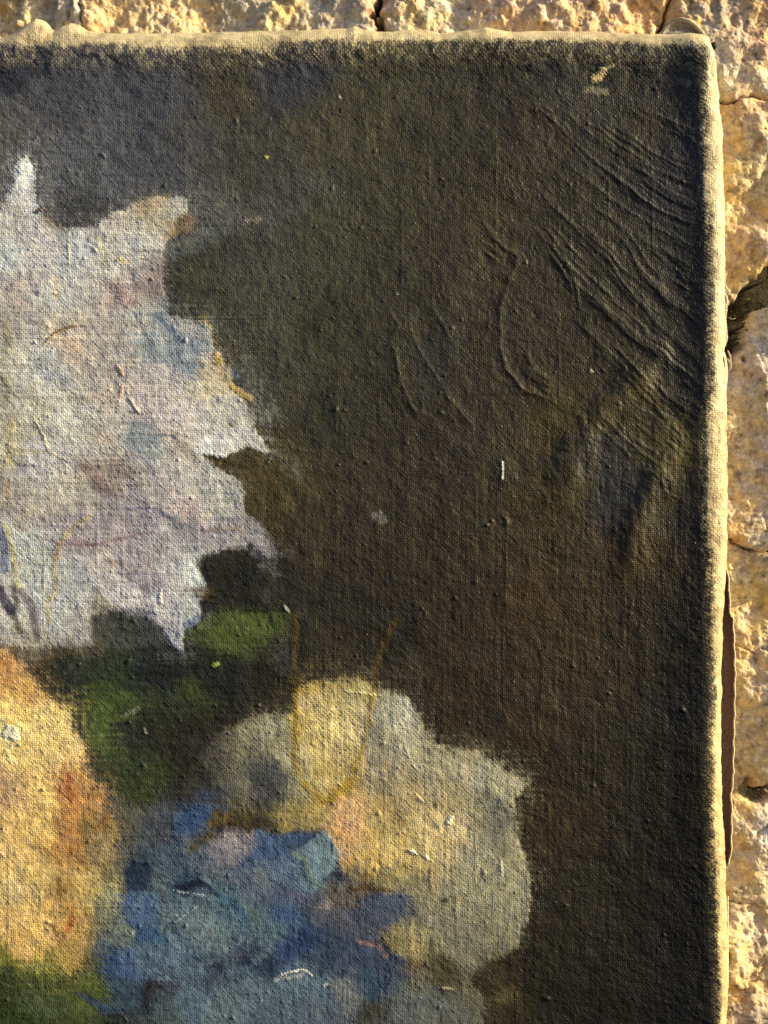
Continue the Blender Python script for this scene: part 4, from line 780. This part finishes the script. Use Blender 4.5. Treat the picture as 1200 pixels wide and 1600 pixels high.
for s, base, rough, lab, (tx, ty) in STONES:
    pts = pts_of(s); sl = W.box(pts, 22); jn = 3.0 if 'dark' in lab else 0.0 if 'boulder right' in lab or 'flakes' in lab else 10.0
    d = -sdf(WX[sl] + 9 * W.wx[sl], WY[sl] + 7 * W.wy[sl], pts) + jn
    a = np.array(pts); cx, cy = a.mean(0)
    dep = base - (rough * relief[sl] + (1 - rough) * smooth_r[sl]) * .9 + tx * (WX[sl] - 1160) + 60 * np.exp(-np.maximum(d, 0) / 2.2) + 5 * np.exp(-np.maximum(d, 0) / 14)
    under = (WX[sl] < 1125) & (WY[sl] > 60)                       # worn flat where the stretcher leans on it
    dep = np.where(under, np.maximum(dep, 96), dep)
    use = (d > -1.2); use = use[:-1, :-1] & use[1:, 1:] & use[1:, :-1] & use[:-1, 1:]
    vx = (600 + (WX[sl] - 600) * SW); vy = (800 + (WY[sl] - 800) * SW)
    Vw = np.stack([(vx - 600) * S, dep * S, (800 - vy) * S], -1)
    o = grid_mesh('stone', Vw, use, M_STONE, wall, W.col[sl]); o['label'] = lab
# bed of earth and lime mortar between the stones
Bf = Field(-260, -260, 1460, 1860, 12, 30)
bn = lambda c, s: vn(Bf.ny, Bf.nx, c / 12, c / 12, s)
bd = 170 + 12 * bn(60, 1) + 6 * bn(25, 2)
Vb = np.stack([(Bf.X - 600) * SW * S, bd * S, (800 - Bf.Y) * SW * S], -1)
Bf.col[:] = np.array([.045, .035, .022]) * (1 + .4 * bn(30, 3))[..., None]
mortar = grid_mesh('mortar', Vb, np.ones((Bf.ny - 1, Bf.nx - 1), bool), M_STONE, wall, Bf.col)
#--END WALL
# --- moss in the dark gap under the tan stone
M_MOSS = plain('moss', (.10, .085, .02), .9, 1200, c2=(.22, .19, .05))
gap = pts_of('1130 500 1140 470 1162 458 1185 436 1215 418 1260 412 1300 440 1240 462 1200 474 1178 488 1164 500 1150 506 1136 508')
rm = np.random.RandomState(21); mv, mf = [], []
while len(mf) < 1500:
    x, y = rm.uniform(1128, 1300), rm.uniform(410, 550)
    if not inside(np.array([x]), np.array([y]), gap)[0] or (vnz := math.sin(x * .13) * math.cos(y * .17 + x * .05)) < -.15: continue
    d = rm.uniform(112, 150); h = rm.uniform(2, 6); b0 = Vector(wpt(x, y, d)); an = rm.uniform(0, 6.28)
    tip = Vector(wpt(x + rm.uniform(-4, 4), y - rm.uniform(-1, 5), d - h)); sd_ = Vector((math.cos(an), 0, math.sin(an))) * .00022
    i0 = len(mv); mv += [b0 - sd_, b0 + sd_, (b0 + tip) / 2 + sd_ * 1.3, tip]; mf += [(i0, i0 + 1, i0 + 2), (i0, i0 + 2, i0 + 3)]
me = bpy.data.meshes.new('moss'); me.from_pydata(mv, [], mf); me.materials.append(M_MOSS)
mo = bpy.data.objects.new('moss', me); C.objects.link(mo); mo['kind'] = 'stuff'; mo['category'] = 'moss'
mo['label'] = 'olive moss in the dark gap between the tan stone and the grey boulder'
